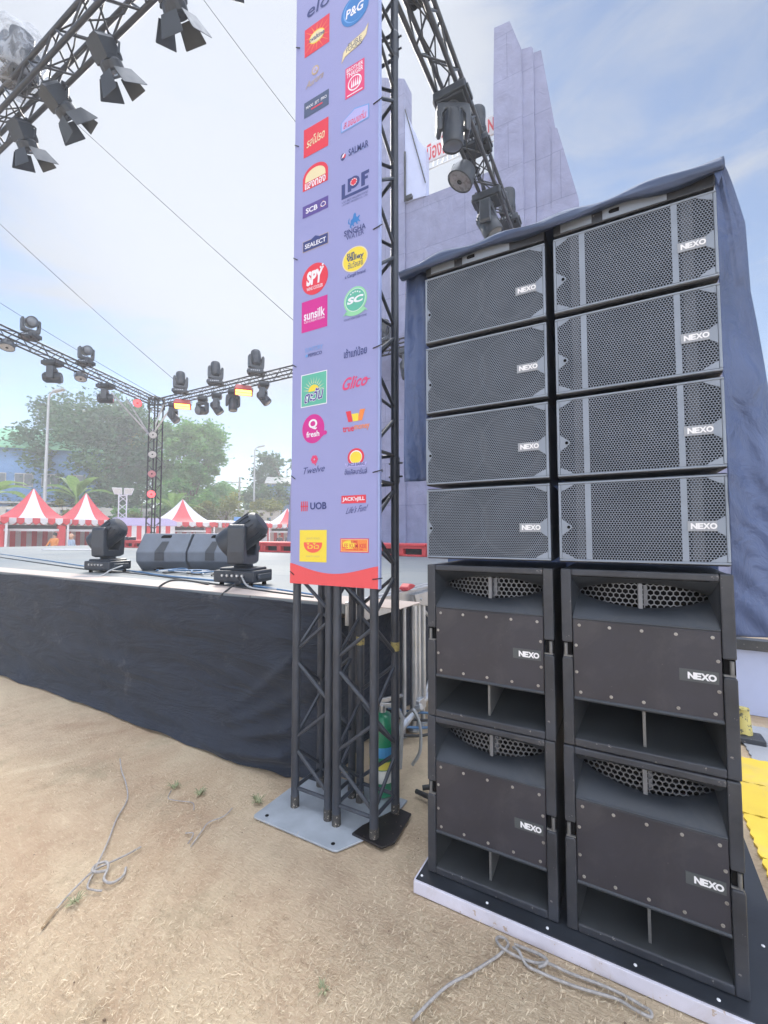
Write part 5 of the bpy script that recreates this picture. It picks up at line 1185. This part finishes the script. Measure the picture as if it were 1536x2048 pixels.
def weed(x, y, s, lab, k):
    m = MB(); r_ = random.Random(k)
    for i in range(26):
        a = r_.random() * 6.28; l = s * r_.uniform(.4, 1); b = r_.uniform(.2, .9); w_ = s * .07
        d = Vector((math.cos(a), math.sin(a), 0)); q = Vector((-d.y, d.x, 0)) * w_; o_ = d * s * .25 * r_.random()
        m.add([o_ - q, o_ + q, o_ + d * l * .6 + q * .8 + Vector((0, 0, l * b)), o_ + d * l * .6 - q * .8 + Vector((0, 0, l * b)), o_ + d * l + Vector((0, 0, l * b * .8))], [(0, 1, 2, 3), (3, 2, 4)])
    o = m.build('weed', 'weed', loc=(x, y, .0)); tag(o, lab, 'weed')
weed(-2.35, 1.86, .05, 'green weed tuft left of the base plate, nearest the black cloth', 1)
weed(-1.98, 1.98, .055, 'green weed tuft touching the left corner of the base plate', 2)
weed(-2.55, 1.83, .05, 'small green weed beside the short bent thread', 3)
weed(-.98, 1.30, .035, 'low green weed on the earth in the right foreground', 4)
weed(-2.15, 1.07, .04, 'low green weed beside the wooden splinter', 5)
o = MB().prism([(-.012, -.01), (.010, -.016), (.014, .006), (.0, .016)], 0, .012, 'z').build('pebble', 'dark', loc=(-.98, 1.08, .0), bevel=.003); tag(o, 'dark pebble in the bottom middle of the picture', 'stone')

# ================================================================== BEYOND THE STAGE
def face_cam(x, y): return math.atan2(-x, y)      # rotz so that local -Y looks at the camera
def tent(x, y, label, w_=3.0, eave=2.42, peak=4.05, flip=False, rz=0.0, white=False):
    t = thing('market_tent', label, 'tent', (x, y, 0), face_cam(x, y) * -1 if False else -math.atan2(x, -y) + math.pi + rz if False else math.atan2(y, x) + math.pi / 2 + math.pi + rz, 'red and white market tents')
    h = w_ / 2
    m = MB(); S = [(-h, -h), (h, -h), (h, h), (-h, h)]
    nr = 8
    for k in range(4):
        A, B = Vector(S[k]), Vector(S[(k + 1) % 4])
        for j in range(3):
            f0, f1 = (0, .30, .70, 1)[j], (0, .30, .70, 1)[j + 1]
            P0, P1 = A.lerp(B, f0), A.lerp(B, f1)
            red = (j != 1) if (k % 2 == 0) ^ flip else (j == 1)
            for q in range(nr):
                a, b = q / nr, (q + 1) / nr
                za, zb = eave + (peak - eave) * (a ** 1.55), eave + (peak - eave) * (b ** 1.55)
                ra, rb = 1 - a * .985, 1 - b * .985
                m.add([(P0.x * ra, P0.y * ra, za), (P1.x * ra, P1.y * ra, za), (P1.x * rb, P1.y * rb, zb), (P0.x * rb, P0.y * rb, zb)], [(0, 1, 2, 3)], 0 if red else 1)
    m.build('canopy', ['tent_red', 'tent_white'], t)
    v = MB()
    for k in range(4):
        A, B = Vector(S[k]) * 1.02, Vector(S[(k + 1) % 4]) * 1.02; n = 10
        for j in range(n):
            P0, P1 = A.lerp(B, j / n), A.lerp(B, (j + 1) / n); pts = [(P0.x, P0.y, eave + .03), (P0.x, P0.y, eave - .17)]
            for q in range(1, 6):
                p_ = P0.lerp(P1, q / 6); pts.append((p_.x, p_.y, eave - .17 - .13 * math.sin(math.pi * q / 6)))
            pts += [(P1.x, P1.y, eave - .17), (P1.x, P1.y, eave + .03)]
            v.add(pts, [tuple(range(len(pts)))], j % 2)
    v.build('valance', ['tent_white', 'tent_red'], t)
    for a, b in S: 
        p_ = MB(); p_.box((a * .97, b * .97, eave / 2), (.09, .09, eave)); p_.build('post', 'tent_white', t)
    c = MB()
    n = 12
    for j in range(n):
        xx = -h * .92 + (j + .5) * h * 1.84 / n; c.box((xx, h * .93, 1.05), (h * 1.84 / n, .03, 2.1), j % 2)
    c.build('back_curtain', ['tent_red', 'tent_white'], t)
    c = MB(); c.box((0, -h * .80, .5), (w_ * .9, .5, 1.0)); c.build('counter', 'tent_red', t)
    c = MB(); c.box((0, -h * .90, eave - .42), (w_ * .66, .06, .20)); c.build('fascia_board', 'dark', t)
    c = MB(); c.box((0, -h * .92, eave - .57), (w_ * .72, .05, .12)); c.build('fascia_strip', 'tent_white', t)
    c = MB()
    for s in (-1, 1): c.box((s * w_ * .40, -h * .9, 1.05), (.34, .08, 2.1), 0)
    c.build('side_panel', 'tent_red', t)
    return t
tent(-27.4, 10.9, 'red and white peaked tent at the left, people standing in front of it')
tent(-27.7, 13.6, 'red and white peaked tent just right of the leftmost one', w_=2.9)
tent(-26.9, 8.0, 'red and white peaked tent cut by the left edge of the picture', peak=3.4)
tent(-26.8, 19.3, 'red and white peaked tent between the corner tower and the wedge monitors', flip=True, w_=4.0)
tent(-24.6, 27.4, 'red and white peaked tent just left of the sponsor banner', flip=True, w_=3.6, peak=3.8)
# lilac striped booth and long flat awning between tents
bt = thing('striped_booth', 'low booth with lilac roof and red striped walls behind the corner tower', 'booth', (-26.4, 16.2, 0), math.atan2(16.2, -26.4) - math.pi / 2)
m = MB(); m.prism([(-1.9, 2.15), (1.9, 2.15), (1.9, 2.42), (1.4, 2.62), (-1.4, 2.62), (-1.9, 2.42)], -1.2, 1.2, 'y'); m.build('roof', 'tent_lilac', bt)
m = MB()
for j in range(14): m.box((-1.8 + (j + .5) * 3.6 / 14, -1.1, 1.08), (3.6 / 14, .05, 2.15), j % 2)
m.build('wall', ['tent_red', 'tent_white'], bt)
aw = thing('awning_stall', 'long stall with a white awning and red printed fringe beyond the stage', 'stall', (-25.2, 22.3, 0), math.atan2(22.3, -25.2) - math.pi / 2)
m = MB(); m.prism([(-1.2, 2.45), (1.2, 2.62), (1.2, 2.68), (-1.2, 2.52)], -2.6, 2.6, 'x'); m.build('awning', 'tent_white', aw)
m = MB()
for j in range(22): m.box((-2.55 + j * .243, -1.2, 2.28), (.2, .02, .32), (j * 7) % 3 % 2)
m.build('fringe', ['tent_red', 'tent_white'], aw)
m = MB(); m.box((0, 1.0, 1.1), (5.0, .06, 2.2)); m.build('back_wall', 'tent_white', aw)
m = MB(); m.box((0, -.9, .5), (5.0, .5, 1.0)); m.build('counter', 'tent_lilac', aw)
for s in (-2.5, 0, 2.5): MB().box((s, -1.15, 1.2), (.08, .08, 2.4)).build('post', 'tent_white', aw)
bx = MB(); bx.prism([(-1.6, 2.55), (1.6, 2.55), (1.5, 2.95), (-1.5, 2.95)], -.6, .6, 'y'); o = bx.build('roof_box', 'siding', loc=(-26.2, 24.2, 0), rot=(0, 0, -.8)); tag(o, 'blue flat topped kiosk roof showing above the long white awning', 'kiosk')

# people ------------------------------------------------------------
def person(x, y, rz, label, shirt, hairm='hair', lean=0.0, armk=0.0, scale=1.0, cap=False):
    bm = bmesh.new(); vs = {}; 
    def jv(n, p): vs[n] = bm.verts.new(p)
    jv('pelvis', (0, 0, .95)); jv('waist', (0, -.01 + lean * .1, 1.10)); jv('chest', (0, lean * .25, 1.32)); jv('neck', (0, lean * .32, 1.47)); jv('jaw', (0, -.02 + lean * .34, 1.56)); jv('crown', (0, lean * .35, 1.70))
    for s, n in ((-1, 'L'), (1, 'R')):
        jv('sh' + n, (s * .17, lean * .28, 1.41)); jv('el' + n, (s * .23, .02 - armk * .10, 1.14 + armk * .04)); jv('wr' + n, (s * (.22 - armk * .08), -.06 - armk * .24, .92 + armk * .22)); jv('ha' + n, (s * (.21 - armk * .1), -.09 - armk * .30, .84 + armk * .28))
        jv('hi' + n, (s * .09, 0, .88)); jv('kn' + n, (s * .10, -.02, .49)); jv('an' + n, (s * .10, .02, .08)); jv('to' + n, (s * .11, -.13, .03))
    ed = [('pelvis', 'waist'), ('waist', 'chest'), ('chest', 'neck'), ('neck', 'jaw'), ('jaw', 'crown')]
    for n in 'LR': ed += [('chest', 'sh' + n), ('sh' + n, 'el' + n), ('el' + n, 'wr' + n), ('wr' + n, 'ha' + n), ('pelvis', 'hi' + n), ('hi' + n, 'kn' + n), ('kn' + n, 'an' + n), ('an' + n, 'to' + n)]
    for a, b in ed: bm.edges.new((vs[a], vs[b]))
    me = bpy.data.meshes.new('person'); bm.verts.index_update(); order = {v.index: n for n, v in vs.items()}; bm.to_mesh(me); bm.free()
    o = bpy.data.objects.new('person', me); COL.objects.link(o)
    md = o.modifiers.new('skin', 'SKIN'); md.use_smooth_shade = True
    rad = dict(pelvis=(.15, .11), waist=(.135, .10), chest=(.165, .11), neck=(.055, .055), jaw=(.075, .085), crown=(.07, .08), sh=(.065, .065), el=(.045, .045), wr=(.03, .03), ha=(.035, .022), hi=(.085, .09), kn=(.06, .06), an=(.04, .04), to=(.04, .03))
    sl_ = me.skin_vertices[0].data
    for i, n in order.items():
        k = n if n in rad else n[:-1]; sl_[i].radius = rad[k]; sl_[i].use_root = (n == 'pelvis')
    sd = o.modifiers.new('sub', 'SUBSURF'); sd.levels = 1; sd.render_levels = 1
    dg = bpy.context.evaluated_depsgraph_get(); m2 = bpy.data.meshes.new_from_object(o.evaluated_get(dg))
    bpy.data.objects.remove(o)
    for mm in ('skin', shirt, 'trouser'): m2.materials.append(MT[mm])
    for p_ in m2.polygons:
        c = p_.center; arm = abs(c.x) > .19
        p_.material_index = 2 if (c.z < .96 and not arm) else (1 if (c.z < 1.46 and (not arm or c.z > 1.12)) else 0)
    o = bpy.data.objects.new('person', m2); COL.objects.link(o); o.location = (x, y, 0); o.rotation_euler = (0, 0, rz); o.scale = (scale,) * 3
    tag(o, label, 'person', None)
    h = MB(); hy = lean * .35
    h.lathe([(.088, -.06), (.100, .0), (.095, .06), (.06, .105), (.01, .118)], 14, Matrix.Translation((0, .015 + hy, 1.655)) @ Matrix.Diagonal((.92, 1.05, 1, 1)))
    if cap: h.prism([(-.08, -.18), (.08, -.18), (.085, -.06), (-.085, -.06)], 1.665, 1.68, 'z')
    h.build('cap' if cap else 'hair', 'cap' if cap else hairm, o, smooth=60)
    fc = MB(); 
    for s in (-1, 1): fc.lathe([(.010, 0), (.004, .006)], 6, Matrix.Translation((s * .03, -.105 + hy, 1.63)) @ Matrix.Rotation(R(90), 4, 'X'))
    fc.build('eye', 'hair', o)
    ns = MB(); ns.prism([(-.014, 1.585), (.014, 1.585), (.004, 1.63), (-.004, 1.63)], -.125 + hy, -.09 + hy, 'y'); ns.box((0, -.108 + hy, 1.562), (.045, .01, .008)); ns.build('nose', 'skin', o)
    return o
person(-24.3, 10.55, R(30), 'person with black hair in an orange top, side on at the left tent', 'shirt_o', lean=.25, armk=.8, scale=.98)
person(-24.35, 11.35, R(120), 'person in a light blue shirt and peach cap facing the one in orange', 'shirt_b', armk=.5, scale=.94, cap=True)
person(-25.2, 13.45, R(70), 'person with dark hair in a red top under the second tent', 'shirt_r', armk=.7, scale=.96)
person(-22.8, 24.6, R(40), 'person with long black hair in a dark top just left of the banner', 'shirt_k', armk=.4, scale=.98)
person(-22.2, 24.9, R(20), 'person in a dark top beside the sponsor banner edge, behind the stage', 'shirt_k', armk=.2, scale=1.0)

# concrete block wall
def block_wall():
    t = thing('block_wall', 'grey concrete block wall with slots, behind the tents', 'wall', (0, 0, 0))
    A, B = Vector((-50, 13.4, 0)), Vector((-30.5, 33.0, 0)); d = (B - A); ln = d.length; d.normalize(); ang = math.atan2(d.y, d.x)
    m = MB(); Mz = Matrix.Rotation(ang, 3, 'Z'); c = (A + B) / 2
    H_ = 4.05
    m.box((c.x, c.y, 1.5), (ln, .2, 3.0), 0, Mz); m.box((c.x, c.y, H_ - .12), (ln, .22, .24), 0, Mz); m.box((c.x, c.y, 3.42), (ln, .18, .16), 0, Mz)
    k = 0; x = 0
    while x < ln:
        for z0 in (3.0, 3.5):
            xx = x + (.3 if z0 > 3.2 else 0); p_ = A + d * xx; m.box((p_.x, p_.y, z0 + .19), (.62 if k % 7 else 1.4, .19, .40), 0, Mz)
        x += 1.0; k += 1
    m.build('wall', 'concrete', t)
    q = MB(); x = 0
    while x < ln:
        p_ = A + d * x; q.box((p_.x, p_.y, 2.05), (.24, .26, 4.1), 0, Mz); x += 3.0
    q.build('pillar', 'concrete', t)
block_wall()
# blue building with green roof
def building():
    t = thing('blue_building', 'blue sided building with a green gable roof at the left edge', 'building', (-57, 20.5, 0), R(48))
    m = MB(); m.box((0, 0, 5.2), (18, 9, 10.4)); m.build('wall', 'siding', t)
    rf = MB(); rf.prism([(-5.3, 10.2), (0, 12.9), (5.3, 10.2), (5.3, 10.0), (0, 12.6), (-5.3, 10.0)], -9.8, 9.8, 'x'); r_ = rf.build('roof', 'roof', t)
    g = MB(); g.prism([(-4.45, 10.41), (4.45, 10.41), (0, 12.5)], -8.95, 8.95, 'x'); g.build('gable', 'concrete', t)
    for i in range(8):
        fx = -8 + i * 2.2
        for z in (3.2, 7.0):
            f = MB(); f.box((fx, -4.53, z), (1.5, .08, 1.3)); fo = f.build('window', 'concrete', t)
            p_ = MB(); p_.box((fx - .37, -4.585, z), (.64, .03, 1.14)); p_.box((fx + .37, -4.585, z), (.64, .03, 1.14)); p_.build('pane', 'glass', fo)
    m = MB(); m.box((0, -5.2, 4.7), (18.4, 1.5, .14)); m.build('canopy', 'concrete', t)
    t2 = thing('far_building', 'blue building wall glimpsed behind the trees right of the second lamp', 'building', (-38.5, 46, 0), R(40))
    m = MB(); m.box((0, 0, 4.1), (9, 6, 8.2)); m.build('wall', 'siding', t2)
    rf = MB(); rf.prism([(-3.4, 8.2), (0, 9.4), (3.4, 8.2), (3.4, 8.05), (-3.4, 8.05)], -4.8, 4.8, 'x'); rf.build('roof', 'concrete', t2)
    for i in range(4):
        f = MB(); f.box((-3.3 + i * 2.2, -3.03, 5.4), (1.2, .08, 1.2)); fo = f.build('window', 'concrete', t2); MB().box((-3.3 + i * 2.2, -3.085, 5.4), (1.0, .03, 1.0)).build('pane', 'glass', fo)
building()

# trees -------------------------------------------------------------
def tree(name, label, x, y, h, rad, leaf, seed, n=16000, crown_lo=.22, lsize=.26, sx=1.0, droop=.2, lobes=26, cat='tree', group=None, gap=.55):
    r_ = np.random.default_rng(seed); t = thing(name, label, cat, (x, y, 0), 0, group)
    # trunk and limbs
    m = MB(); top = h * .80
    trunk = [(.12 * math.sin(i * 1.1 + seed), .1 * math.cos(i * 1.7 + seed), top * i / 7) for i in range(8)]
    tr = max(.10, h * .022)
    m.tube(trunk, [tr * (1 - .85 * i / 7) for i in range(8)], 8)
    lob = []
    for k in range(lobes):
        a = r_.random() * 6.283; el = r_.random() ** .8
        zc = h * (crown_lo + (1 - crown_lo) * (.08 + .80 * el)); f = (zc / h - crown_lo) / (1 - crown_lo)
        env = math.sqrt(max(.05, 1 - (2 * (f - .42) / 1.25) ** 2)) * rad
        rr_ = env * (.25 + .72 * math.sqrt(r_.random()))
        c = np.array([rr_ * math.cos(a) * sx, rr_ * math.sin(a) * sx, zc]); lob.append((c, rad * r_.uniform(.24, .40)))
        b0 = Vector(trunk[min(6, 2 + int(f * 4))]); e = Vector(c)
        mid = b0.lerp(e, .5) + Vector((0, 0, -.08 * h * (1 - f) + .03 * h))
        m.tube([b0, mid, e], [tr * .42, tr * .26, tr * .08], 5)
    m.build('trunk', 'bark', t, smooth=50)
    # sub clumps of leaves spread through the lobes
    V, F = [], []
    nc = lobes * 9; per = n // nc
    cents = []
    for c, s in lob:
        for _ in range(9):
            d = r_.normal(size=3); d /= np.linalg.norm(d); cents.append((c + d * s * r_.uniform(.30, 1.0) * np.array([1, 1, .95]), s * r_.uniform(.19, .37)))
    k = 0; P = []; 
    for c, s in cents:
        q = r_.normal(size=(per, 3)) * s * np.array([1, 1, .80]); q[:, 2] -= droop * np.hypot(q[:, 0], q[:, 1]); P.append(c + q)
    P = np.concatenate(P); nn = len(P)
    ax = r_.normal(size=(nn, 3)); ax /= np.linalg.norm(ax, axis=1)[:, None]; ax[:, 2] *= .6
    up = r_.normal(size=(nn, 3)); sd = np.cross(ax, up); sd /= np.linalg.norm(sd, axis=1)[:, None]
    ls = lsize * r_.uniform(.55, 1.25, nn)[:, None]
    A = P - ax * ls; B = P + sd * ls * .42; C_ = P + ax * ls; D = P - sd * ls * .42
    V = np.stack([A, B, C_, D], 1).reshape(-1, 3); i = np.arange(nn) * 4
    F = np.stack([i, i + 1, i + 2, i + 3], 1)
    me = bpy.data.meshes.new('crown'); me.from_pydata(V.tolist(), [], F.tolist()); me.materials.append(MT[leaf])
    o = bpy.data.objects.new('crown', me); COL.objects.link(o); o.parent = t
    return t
tree('broadleaf_tree', 'large dark green tree behind the two left tents', -51, 25.3, 17.6, 6.5, 'leaf_dark', 11, 36000, .10, .30, lobes=64)
tree('broadleaf_tree', 'lighter green tree between the corner tower and the second street lamp', -43.4, 32.4, 15.4, 3.9, 'leaf_light', 12, 30000, .08, .28, lobes=48)
tree('broadleaf_tree', 'sparse yellowish tree crown between the dark tree and the corner tower', -49, 29.6, 13.6, 2.3, 'leaf_yellow', 13, 3500, .30, .26, lobes=12)
tree('broadleaf_tree', 'dark tree partly hidden by the left edge of the sponsor banner', -42.0, 46.5, 13.6, 4.2, 'leaf_dark', 14, 9000, .30, .34, lobes=20)
tree('broadleaf_tree', 'loose green tree behind the utility pole', -47, 41, 8.6, 3.8, 'leaf_light', 15, 8000, .1, .28, lobes=18)
tree('broadleaf_tree', 'low grey green tree beneath the second street lamp', -40, 40.5, 8.4, 3.3, 'leaf_dark', 16, 6000, .1, .28, lobes=16)
tree('bush', 'yellow flowering bush behind the third tent', -33.6, 25.4, 5.0, 1.9, 'leaf_yellow', 17, 4500, .0, .17, lobes=14, cat='bush')
tree('bush', 'bright green bush right of the yellow one, behind the long awning', -33.2, 28.6, 5.4, 2.6, 'leaf_yellow', 18, 5200, .0, .18, lobes=16, cat='bush')
tree('bush', 'tall pale bush near the foot of the second street lamp', -31.8, 31.8, 5.8, 2.0, 'leaf_yellow', 19, 4200, .0, .18, lobes=14, cat='bush')
tree('bush', 'green bush behind the corner tower, right of the lamp stand', -37.4, 22.8, 5.6, 2.2, 'leaf_light', 20, 4500, .0, .2, lobes=14, cat='bush')
tree('bush', 'small orange green bush between the two left tents', -36.0, 16.4, 4.5, .9, 'leaf_yellow', 21, 1500, .1, .15, lobes=8, cat='bush')
tree('bush', 'deep green rounded bush right of the corner tower and its banana plant', -36.2, 26.6, 7.2, 2.4, 'leaf_light', 22, 6500, .1, .24, lobes=18, cat='bush')
tree('bush', 'olive bush in front of the block wall beside the corner tower', -33.0, 20.3, 3.9, 1.3, 'leaf_yellow', 23, 2600, .0, .15, lobes=10, cat='bush')
def banana(x, y, h, label, seed, n=8, yaw=0):
    r_ = random.Random(seed); t = thing('banana_plant', label, 'banana plant', (x, y, 0), yaw, 'banana plants behind the tents')
    m = MB(); m.tube([(0, 0, 0), (.05, 0, h * .3), (0, .05, h * .62)], [.2, .17, .12], 10); m.build('stem', 'leaf_banana', t, smooth=60)
    for k in range(n):
        a = 6.283 * k / n + r_.uniform(-.3, .3); el = r_.uniform(.55, 1.25); ln = h * r_.uniform(.38, .55); w_ = h * .055
        d = Vector((math.cos(a), math.sin(a), 0)); q = Vector((-d.y, d.x, 0))
        def fn(u, v, d=d, q=q, el=el, ln=ln, w_=w_):
            s = u * ln; c = math.cos(el) * s + .10 * s * s / ln; z = h * .60 + math.sin(el) * s - .62 * s * s / ln * (1.25 - el * .45)
            wd = w_ * (math.sin(math.pi * min(1, max(0, (u - .12) / .88)) ** .8) + (.12 if u < .2 else .02)); k_ = v * 2 - 1
            return d * c + q * (wd * k_) + Vector((0, 0, z + abs(k_) * wd * .35))
        MB().grid(fn, 14, 4).build('leaf', 'leaf_banana', t, smooth=60)
banana(-36.6, 17.3, 7.2, 'banana plant with raised leaves between the two left tents', 2, 9)
banana(-32.6, 22.6, 6.2, 'banana plant with drooping leaves just right of the corner tower', 6, 8)
banana(-34.2, 11.4, 6.6, 'banana plant with yellowing leaves cut by the left edge of the picture', 9, 8, 1.0)

# lamps, pole, white lamp stand
def street_lamp(x, y, h, label, yaw):
    t = thing('street_lamp', label, 'street lamp', (x, y, 0), yaw, 'street lamps behind the stage')
    m = MB(); m.tube([(0, 0, 0), (0, 0, h * .5), (0, 0, h - .5), (.10, 0, h - .15), (.40, 0, h)], [.13, .10, .07, .06, .05], 10); m.box((0, 0, .03), (.45, .45, .06)); m.build('pole', 'lamp_pole', t, smooth=50)
    m = MB(); m.prism([(.30, h - .10), (1.05, h + .10), (1.05, h + .19), (.42, h + .10), (.30, h + .02)], -.16, .16, 'y'); ho = m.build('lamp_head', 'lamp_pole', t, bevel=.02)
    m = MB(); m.prism([(.45, h - .065), (1.0, h + .082), (1.0, h + .075), (.45, h - .075)], -.12, .12, 'y'); m.build('lens', 'lensw', ho)
street_lamp(-34.6, 14.4, 11.5, 'tall grey street lamp rising in front of the large dark tree', R(30))
street_lamp(-33.5, 32.3, 10.7, 'slim grey street lamp standing alone against the white sky', R(30))
t = thing('utility_pole', 'concrete utility pole with a crossarm seen between the trees', 'utility pole', (-42.7, 38.7, 0), R(40))
m = MB(); m.prism([(-.16, 0), (.16, 0), (.11, 8.9), (-.11, 8.9)], -.12, .12, 'y'); m.build('pole', 'concrete', t)
m = MB(); m.box((-.7, -.16, 8.2), (2.2, .1, .1)); m.cyl((-.9, -.16, 8.2), (-.1, -.16, 7.6), .03, seg=6); m.build('crossarm', 'concrete', t)
m = MB()
for x in (-1.7, -1.0, -.3): m.lathe([(.04, 8.25), (.06, 8.32), (.03, 8.42)], 8, Matrix.Translation((x, -.16, 0)))
m.build('insulator', 'lensw', t)
t = truss('lamp_stand', 'white truss column carrying two floodlight boxes behind the stage', (-27.3, 15.5, 0), (-27.3, 15.5, 4.1), s=.42, r=.035, rb=.022, matn='tent_white', up=Vector((.87, -.5, 0)), pitch=.5, cat='lamp stand')
for s in (-1, 1):
    m = MB(); m.prism([(s * .04, 4.1), (s * .46, 4.1), (s * .60, 4.50), (s * .06, 4.50)], -.2, .2, 'y', 0, Matrix.Rotation(R(60), 4, 'Z')); fo = m.build('floodlight', 'tent_white', t, bevel=.03)
    m = MB(); m.prism([(s * .08, 4.14), (s * .44, 4.14), (s * .55, 4.46), (s * .09, 4.46)], -.212, -.202, 'y', 0, Matrix.Rotation(R(60), 4, 'Z')); m.build('lens', 'lensw', fo)

# overhead wires
def wire(p0, p1, sag, r, label):
    p0, p1 = Vector(p0), Vector(p1); pts = []
    for i in range(25):
        f = i / 24; q = p0.lerp(p1, f); q.z -= sag * 4 * f * (1 - f); pts.append(q)
    o = MB().tube(pts, r, 6).build('wire', 'cable', smooth=60); tag(o, label, 'wire')
wire((-12.4, 7.9, 20.3), (-5.5, 11.9, 9.6), .15, .011, 'thin wire crossing the white sky left of the banner, highest of four')
wire((-17.6, 5.2, 17.5), (-6.6, 11.9, 5.8), .10, .010, 'thin wire running down behind the fourth barn door light')
wire((-18.2, 5.2, 12.5), (-14.4, 10.1, 7.2), .10, .010, 'thin wire ending at the upright light nearest the corner tower')
wire((-18.2, 5.4, 9.6), (-15.9, 10.2, 7.0), .06, .009, 'thin wire ending at the corner tower, lowest of four')

# ================================================================== HAZE
hz = MB(); hz.box((0, 0, 10.0), (240, 240, 22.2))
o = hz.build('haze', 'dark'); m = bpy.data.materials.new('haze_air'); m.use_nodes = True; nt_ = m.node_tree; nt_.nodes.clear()
oo = nt_.nodes.new('ShaderNodeOutputMaterial'); pv = nt_.nodes.new('ShaderNodeVolumePrincipled'); pv.inputs['Color'].default_value = (.93, .96, 1.0, 1); pv.inputs['Density'].default_value = .0040; pv.inputs['Anisotropy'].default_value = .35
nt_.links.new(pv.outputs[0], oo.inputs['Volume']); o.data.materials.clear(); o.data.materials.append(m); o['kind'] = 'stuff'
